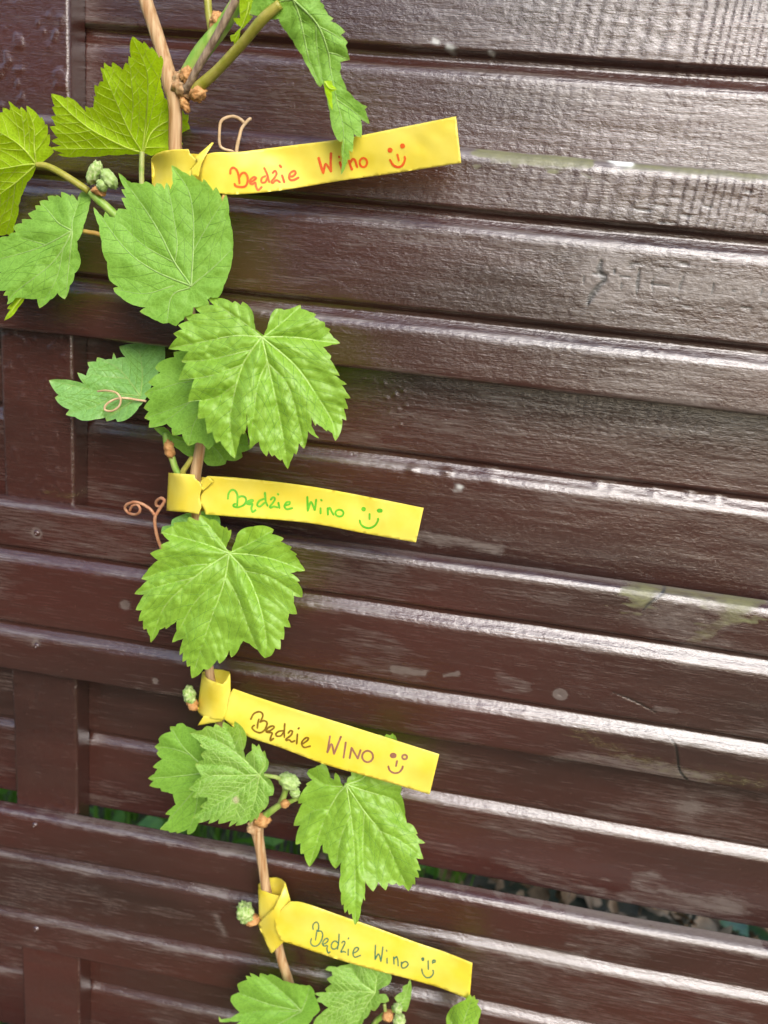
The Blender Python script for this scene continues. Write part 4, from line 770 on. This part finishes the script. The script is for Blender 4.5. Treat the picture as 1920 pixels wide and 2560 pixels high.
S += [(b(p), w_) for p, w_ in (([(170, 630), (185, 690), (208, 745)], 6), ([(185, 660), (215, 612), (245, 625), (275, 715)], 5.5), (ellipse(355, 655, 48, 58), 5.5), (ellipse(700, 495, 14, 15, 10), 7), (ellipse(862, 440, 14, 15, 10), 7), ([(795, 550), (815, 630)], 5), ([(700, 620), (740, 685), (800, 714), (860, 690), (893, 620), (890, 580)], 5.5))]
write('handwriting', S, g1, INK[0], t1); adopt(t1)

# --- tag 2, green writing
t2 = tag(empty('plant_tag', tuple(wp(np.array(480.), np.array(1285.), 10.))), 'yellow plant tag with green handwriting, directly below the largest leaf', 'plant tag', 'yellow tags tied along the vine')
st2 = [((519, 1190), (514, 1286)), ((596, 1195), (600, 1293)), ((700, 1206), (700, 1300)), ((800, 1220), (795, 1311)), ((934, 1245), (914, 1334)), ((1059, 1270), (1040, 1356))]
P, g2 = strip_patch(st2, [23, 21, 19, 20, 24, 30], .6)
P = np.vstack([P, [(510, 1273), (502, 1262), (499, 1251), (502, 1238), (510, 1227), (534, 1204)]])
sheet('strip', [patch(P, g2)], TAGM, t2)
fl = tps([(421, 1182, 10), (416, 1277, 10), (430, 1183, 18), (428, 1278, 18), (486, 1187, 23), (471, 1281, 23.5), (506, 1218, 25), (499, 1245, 25), (497, 1286, 25)])
fb = tps([(421, 1182, 10), (416, 1277, 10), (430, 1184, 6), (428, 1278, 6), (480, 1188, 6), (480, 1282, 6), (530, 1194, 18), (525, 1284, 18)])
sheet('loop', [patch([(421, 1182), (450, 1184), (486, 1187), (488, 1197), (499, 1205), (506, 1219), (501, 1232), (499, 1245), (503, 1268), (497, 1286), (471, 1281), (440, 1279), (416, 1277)], fl, 5),
               patch([(421, 1182), (480, 1189), (530, 1196), (526, 1282), (480, 1280), (416, 1276)], fb, 7)], TAGM, t2)
ft = tps([(501, 1203, 25), (519, 1190, 26), (534, 1204, 25), (506, 1228, 25.5), (500, 1215, 25)])
sheet('pointed_end', [patch([(501, 1203), (519, 1190), (534, 1204), (506, 1228)], ft, 4)], TAGM, t2)
a, b = crop(480, 1170, 320), crop(760, 1170, 320)
S = [(a(p), 5.3) for p in ([(465, 400), (475, 330), (510, 287), (555, 292), (585, 340), (590, 400), (585, 490)], [(590, 390), (640, 366), (690, 382), (700, 430), (670, 480), (600, 508), (545, 500), (537, 478), (560, 465)],
     [(710, 455), (750, 450), (790, 425), (770, 413), (722, 435), (715, 463), (750, 472), (785, 465), (770, 520), (785, 570), (825, 545)], [(930, 400), (870, 430), (845, 480), (880, 500), (940, 450)], [(945, 320), (955, 430), (980, 490)],
     [(1020, 410), (1050, 380), (1075, 400), (1050, 450), (1010, 498), (1020, 515), (1060, 500), (1110, 512)], [(1120, 450), (1135, 520)], [(1113, 336), (1118, 346)], [(1205, 485), (1260, 470), (1265, 440), (1220, 450), (1200, 500), (1230, 535), (1300, 520)],
     [(1495, 375), (1498, 460), (1500, 555)], [(1500, 555), (1532, 455), (1552, 450), (1590, 545)], [(1590, 545), (1602, 480), (1610, 410)])]
S += [(b(p), 5.3) for p in ([(215, 520), (215, 590)], [(220, 412), (230, 420)], [(308, 520), (310, 605)], [(312, 545), (335, 515), (358, 560), (382, 605)], ellipse(460, 585, 52, 44), [(850, 595), (850, 662)], [(722, 680), (745, 738), (800, 773), (860, 776), (920, 745), (955, 690), (962, 655)])]
S += [(b(ellipse(773, 533, 14, 13, 10)), 6.5), (b(ellipse(982, 553, 24, 12, 12)), 6)]
write('handwriting', S, g2, INK[1], t2); adopt(t2)

# --- tag 3, brown writing
t3 = tag(empty('plant_tag', tuple(wp(np.array(540.), np.array(1800.), 10.))), 'yellow plant tag with brown handwriting ending in capital letters', 'plant tag', 'yellow tags tied along the vine')
P, g3 = strip_patch([((583, 1722), (558, 1797)), ((640, 1742), (617, 1840)), ((720, 1768), (698, 1868)), ((835, 1803), (812, 1911)), ((940, 1836), (918, 1941)), ((1098, 1886), (1074, 1986))], [24, 25, 28, 31, 34, 38], .8)
P = np.vstack([P, [(566, 1770), (572, 1745), (575, 1733)]])
sheet('strip', [patch(P, g3)], TAGM, t3)
fl = tps([(505, 1681, 10), (493, 1775, 10), (512, 1692, 18), (503, 1785, 18), (534, 1704, 22), (530, 1795, 23), (556, 1711, 24), (555, 1797, 25), (575, 1720, 21), (575, 1733, 22)])
fb = tps([(505, 1681, 10), (512, 1676, 6), (534, 1673, 5), (556, 1675, 6), (573, 1680, 11), (575, 1690, 16), (520, 1780, 6), (560, 1780, 7), (576, 1760, 16), (500, 1760, 8)])
sheet('loop', [patch([(505, 1681), (511, 1690), (518, 1697), (534, 1704), (556, 1711), (566, 1700), (575, 1684), (576, 1710), (576, 1733), (572, 1750), (566, 1775), (558, 1800), (530, 1797), (506, 1791), (497, 1783), (493, 1775)], fl, 4.5),
               patch([(505, 1681), (515, 1676), (534, 1673), (556, 1675), (573, 1680), (576, 1700), (576, 1760), (560, 1780), (500, 1765)], fb, 6)], TAGM, t3)
ft = tps([(494, 1813, 22), (510, 1792, 22), (554, 1797, 23), (554, 1804, 23)])
sheet('pointed_end', [patch([(494, 1814), (509, 1790), (556, 1795), (555, 1804), (525, 1808)], ft, 5)], TAGM, t3)
a, b = crop(600, 1740, 320), crop(800, 1800, 320)
S = [(a(p), 4.6) for p in ([(140, 300), (175, 235), (230, 206), (275, 212), (296, 250), (280, 300), (260, 340)], [(245, 300), (230, 360), (225, 415)], [(265, 335), (310, 320), (350, 345), (340, 400), (310, 450), (260, 476), (200, 460), (162, 425), (160, 400), (185, 380)],
     [(345, 462), (390, 450), (440, 412), (430, 390), (385, 400), (342, 440), (348, 470), (400, 474), (418, 485), (400, 530), (396, 578), (435, 550)], [(560, 450), (500, 460), (465, 495), (480, 520), (530, 515), (566, 470)], [(580, 360), (575, 450), (575, 535)],
     [(625, 480), (655, 450), (680, 462), (660, 510), (602, 555), (602, 575), (640, 570), (670, 595), (710, 580)], [(745, 495), (735, 620)], [(755, 425), (766, 414)], [(808, 622), (870, 580), (885, 545), (850, 545), (805, 592), (805, 640), (840, 667), (910, 650)])]
write('handwriting', S, g3, INK[2], t3)
S = [(b(p), 4.8) for p in ([(130, 210), (112, 320), (95, 420)], [(95, 420), (150, 310), (182, 440)], [(182, 440), (230, 320), (272, 215)], [(335, 290), (305, 490)], [(385, 495), (410, 360)], [(410, 360), (490, 500)], [(490, 500), (527, 390)], ellipse(617, 473, 70, 73, 22), ellipse(950, 460, 32, 24, 14), ellipse(1097, 480, 31, 29, 14), [(935, 465), (960, 458)], [(1000, 530), (985, 598)], [(885, 600), (905, 655), (960, 687), (1020, 680), (1060, 640), (1075, 600)])]
write('handwriting', S, g3, INK[4], t3); adopt(t3)

# --- tag 4, teal writing
t4 = tag(empty('plant_tag', tuple(wp(np.array(690.), np.array(2380.), 10.))), 'lowest yellow plant tag on the vine, with thin dark teal handwriting', 'plant tag', 'yellow tags tied along the vine')
P, g4 = strip_patch([((727, 2254), (706, 2354)), ((760, 2258), (740, 2364)), ((850, 2289), (830, 2394)), ((940, 2320), (920, 2421)), ((1044, 2358), (1035, 2451)), ((1110, 2380), (1100, 2470)), ((1181, 2408), (1174, 2499))], [24, 25, 25, 25, 24, 26, 29], .9)
P = np.vstack([P, [(699, 2351), (699, 2342), (690, 2330), (686, 2312), (687, 2297), (698, 2279), (712, 2265)]])
sheet('strip', [patch(P, g4)], TAGM, t4)
fl = tps([(645, 2214, 10), (646, 2309, 12), (653, 2225, 16), (678, 2235, 19), (698, 2241, 20), (684, 2272, 20), (664, 2290, 18)])
fb = tps([(645, 2214, 10), (650, 2205, 7), (675, 2195, 5), (690, 2194, 5), (703, 2198, 8), (713, 2207, 14), (699, 2300, 7), (650, 2300, 9)])
fo = tps([(713, 2207, 16), (727, 2254, 20), (699, 2242, 22), (684, 2272, 23), (664, 2290, 21), (646, 2311, 16), (680, 2383, 21), (708, 2355, 22.5), (690, 2320, 23)])
sheet('loop', [patch([(645, 2214), (653, 2225), (678, 2235), (699, 2241), (705, 2238), (690, 2278), (670, 2300), (648, 2314)], fl, 4.5),
               patch([(645, 2214), (650, 2206), (660, 2199), (675, 2195), (690, 2194), (703, 2198), (713, 2207), (712, 2260), (700, 2300), (650, 2300)], fb, 6),
               patch([(713, 2207), (727, 2254), (722, 2300), (709, 2355), (680, 2383), (676, 2381), (646, 2315), (647, 2308), (664, 2290), (684, 2272), (699, 2242)], fo, 5)], TAGM, t4)
a, b = crop(620, 2180, 320), crop(880, 2300, 320)
S = [(a(p), 3.4) for p in ([(845, 745), (842, 690), (880, 650), (910, 670), (917, 720), (905, 770)], [(895, 755), (885, 820), (875, 882)], [(905, 770), (945, 766), (968, 810), (950, 890), (905, 950), (850, 960), (812, 920), (822, 862)],
     [(970, 938), (1010, 920), (1040, 882), (1020, 860), (980, 890), (966, 938), (990, 960), (1030, 955), (1022, 1000), (1040, 1050), (1065, 1035)], [(1170, 922), (1130, 895), (1090, 920), (1080, 970), (1105, 1000), (1150, 985), (1175, 935)], [(1180, 805), (1176, 900), (1160, 1000)],
     [(1215, 920), (1240, 896), (1257, 920), (1230, 980), (1205, 1038), (1240, 1030), (1266, 1042)], [(1300, 1000), (1298, 1080)], [(1298, 868), (1306, 855)], [(1368, 1052), (1420, 1022), (1430, 985), (1390, 985), (1360, 1050), (1385, 1105), (1460, 1080)])]
S += [(b(p), 3.5) for p in ([(305, 325), (300, 420), (300, 512)], [(300, 512), (345, 440), (375, 537)], [(375, 537), (390, 440), (400, 350)], [(455, 495), (455, 560)], [(446, 392), (453, 405)], [(540, 480), (545, 572)], [(548, 505), (580, 475), (595, 530), (598, 596)], [(640, 545), (642, 600), (660, 624), (700, 612), (728, 575), (705, 542), (665, 548), (640, 580)], [(987, 530), (990, 640)], [(903, 635), (920, 700), (960, 744), (1010, 745), (1050, 705), (1055, 662), (1045, 655)], ellipse(918, 508, 11, 17, 12), ellipse(1062, 535, 17, 15, 12), [(1045, 545), (1045, 562)])]
write('handwriting', S, g4, INK[3], t4); adopt(t4)

# ------------------------------------------------------------------ what shows through the gap behind the fence
def scatter(name, n, make, mat, label, cat, seed):
    r = np.random.default_rng(seed); V, F = [], []
    for _ in range(n):
        v, f = make(r); b = len(V); V.extend(v); F.extend([tuple(i + b for i in q) for q in f])
    o = link(name, poly_mesh(name, V, F), mat); tag(o, label, cat, kind='stuff'); return o
def blade(r):
    x, y = r.uniform(-.75, .10), r.uniform(.10, 1.3); h = r.uniform(.08, .26); a = r.uniform(0, 6.28); l = r.uniform(.01, .07); wd = r.uniform(.0015, .003)
    dx, dy = math.cos(a), math.sin(a); V = []
    for t in (0, .4, .75, 1): 
        cx, cy, cz = x + dx * l * t * t, y + dy * l * t * t, h * t * (1 - .2 * t); q = wd * (1 - t * .95); V += [(cx - dy * q, cy + dx * q, cz), (cx + dy * q, cy - dx * q, cz)]
    return V, [(0, 1, 3, 2), (2, 3, 5, 4), (4, 5, 7, 6)]
def flat_leaf(xr, yr, s0, s1, z0, z1, tilt):
    def mk(r):
        x, y, z = r.uniform(*xr), r.uniform(*yr), r.uniform(z0, z1); s = r.uniform(s0, s1); a = r.uniform(0, 6.28); t1_, t2_ = r.normal(0, tilt, 2)
        R = Matrix.Rotation(a, 3, 'Z') @ Matrix.Rotation(t1_, 3, 'X') @ Matrix.Rotation(t2_, 3, 'Y')
        pts = [(0, -.5, 0), (.3, -.35, .06), (.42, 0, .1), (.25, .3, .05), (0, .62, -.08), (-.25, .3, .05), (-.42, 0, .1), (-.3, -.35, .06), (0, 0, 0)]
        V = [tuple(R @ Vector((p[0] * s, p[1] * s, p[2] * s)) + Vector((x, y, z))) for p in pts]
        return V, [(8, i, (i + 1) % 8) for i in range(8)]
    return mk
GRASS = plain('lawn_grass', (.10, .22, .015), .5, (.18, .32, .03), 60, trans=.3); IVY = plain('ivy_leaf', (.03, .08, .025), .35, (.06, .14, .03), 60); DRY = plain('dry_leaf', (.20, .12, .055), .8, (.50, .34, .19), 60)
WEED = plain('weed_leaf', (.10, .24, .02), .5, (.17, .34, .03), 60, trans=.3)
scatter('grass', 3600, blade, GRASS, 'green grass growing on the ground behind the fence', 'grass', 1)
scatter('ground_ivy', 420, flat_leaf((.40, 1.1), (.10, 1.2), .03, .055, .02, .10, .5), IVY, 'dark green ivy leaves covering the ground behind the fence', 'ivy', 2)
scatter('leaf_litter', 2600, flat_leaf((-.1, .6), (.10, 1.2), .012, .032, .004, .06, .9), DRY, 'dry brown leaf litter on the soil behind the fence', 'leaf litter', 3)
scatter('weeds', 190, flat_leaf((-.5, .16), (.12, .8), .02, .05, .04, .18, .7), WEED, 'low green weeds growing on the ground behind the fence', 'weeds', 4)

# ------------------------------------------------------------------ unseen leafy screen, added so the paint reflects something dark on the left
hd = tag(empty('added_hedge', (-1.6, -2.6, 0)), 'unseen dark green leafy screen added behind the viewer to darken paint reflections', 'added_hedge')
r = np.random.default_rng(9); V, F = [], []
mk = flat_leaf((-4.2, .20), (-3.0, -2.3), .06, .11, .05, 2.3, .9)
for _ in range(9000):
    v, f = mk(r); top = 2.2 + .25 * math.sin(v[0][0] * 3.1) + .1 * math.sin(v[0][0] * 11)
    if v[0][2] > top: continue
    b = len(V); V.extend(v); F.extend([tuple(i + b for i in q) for q in f])
link('foliage', poly_mesh('foliage', V, F), plain('added_hedge_leaf', (.02, .05, .02), .6, (.04, .09, .025), 30), hd)
for x in np.arange(-4.0, .2, .42):
    P3 = [(x + .04 * math.sin(z * 5 + x), -2.65 + .03 * math.cos(z * 4 + x), z) for z in np.linspace(-.02, 1.9, 9)]
    v, f = tube_geo(P3, np.linspace(.03, .008, 9), 8, True, .2, 3); link('stem', poly_mesh('stem', v, f), CANEG, hd)
adopt(hd)
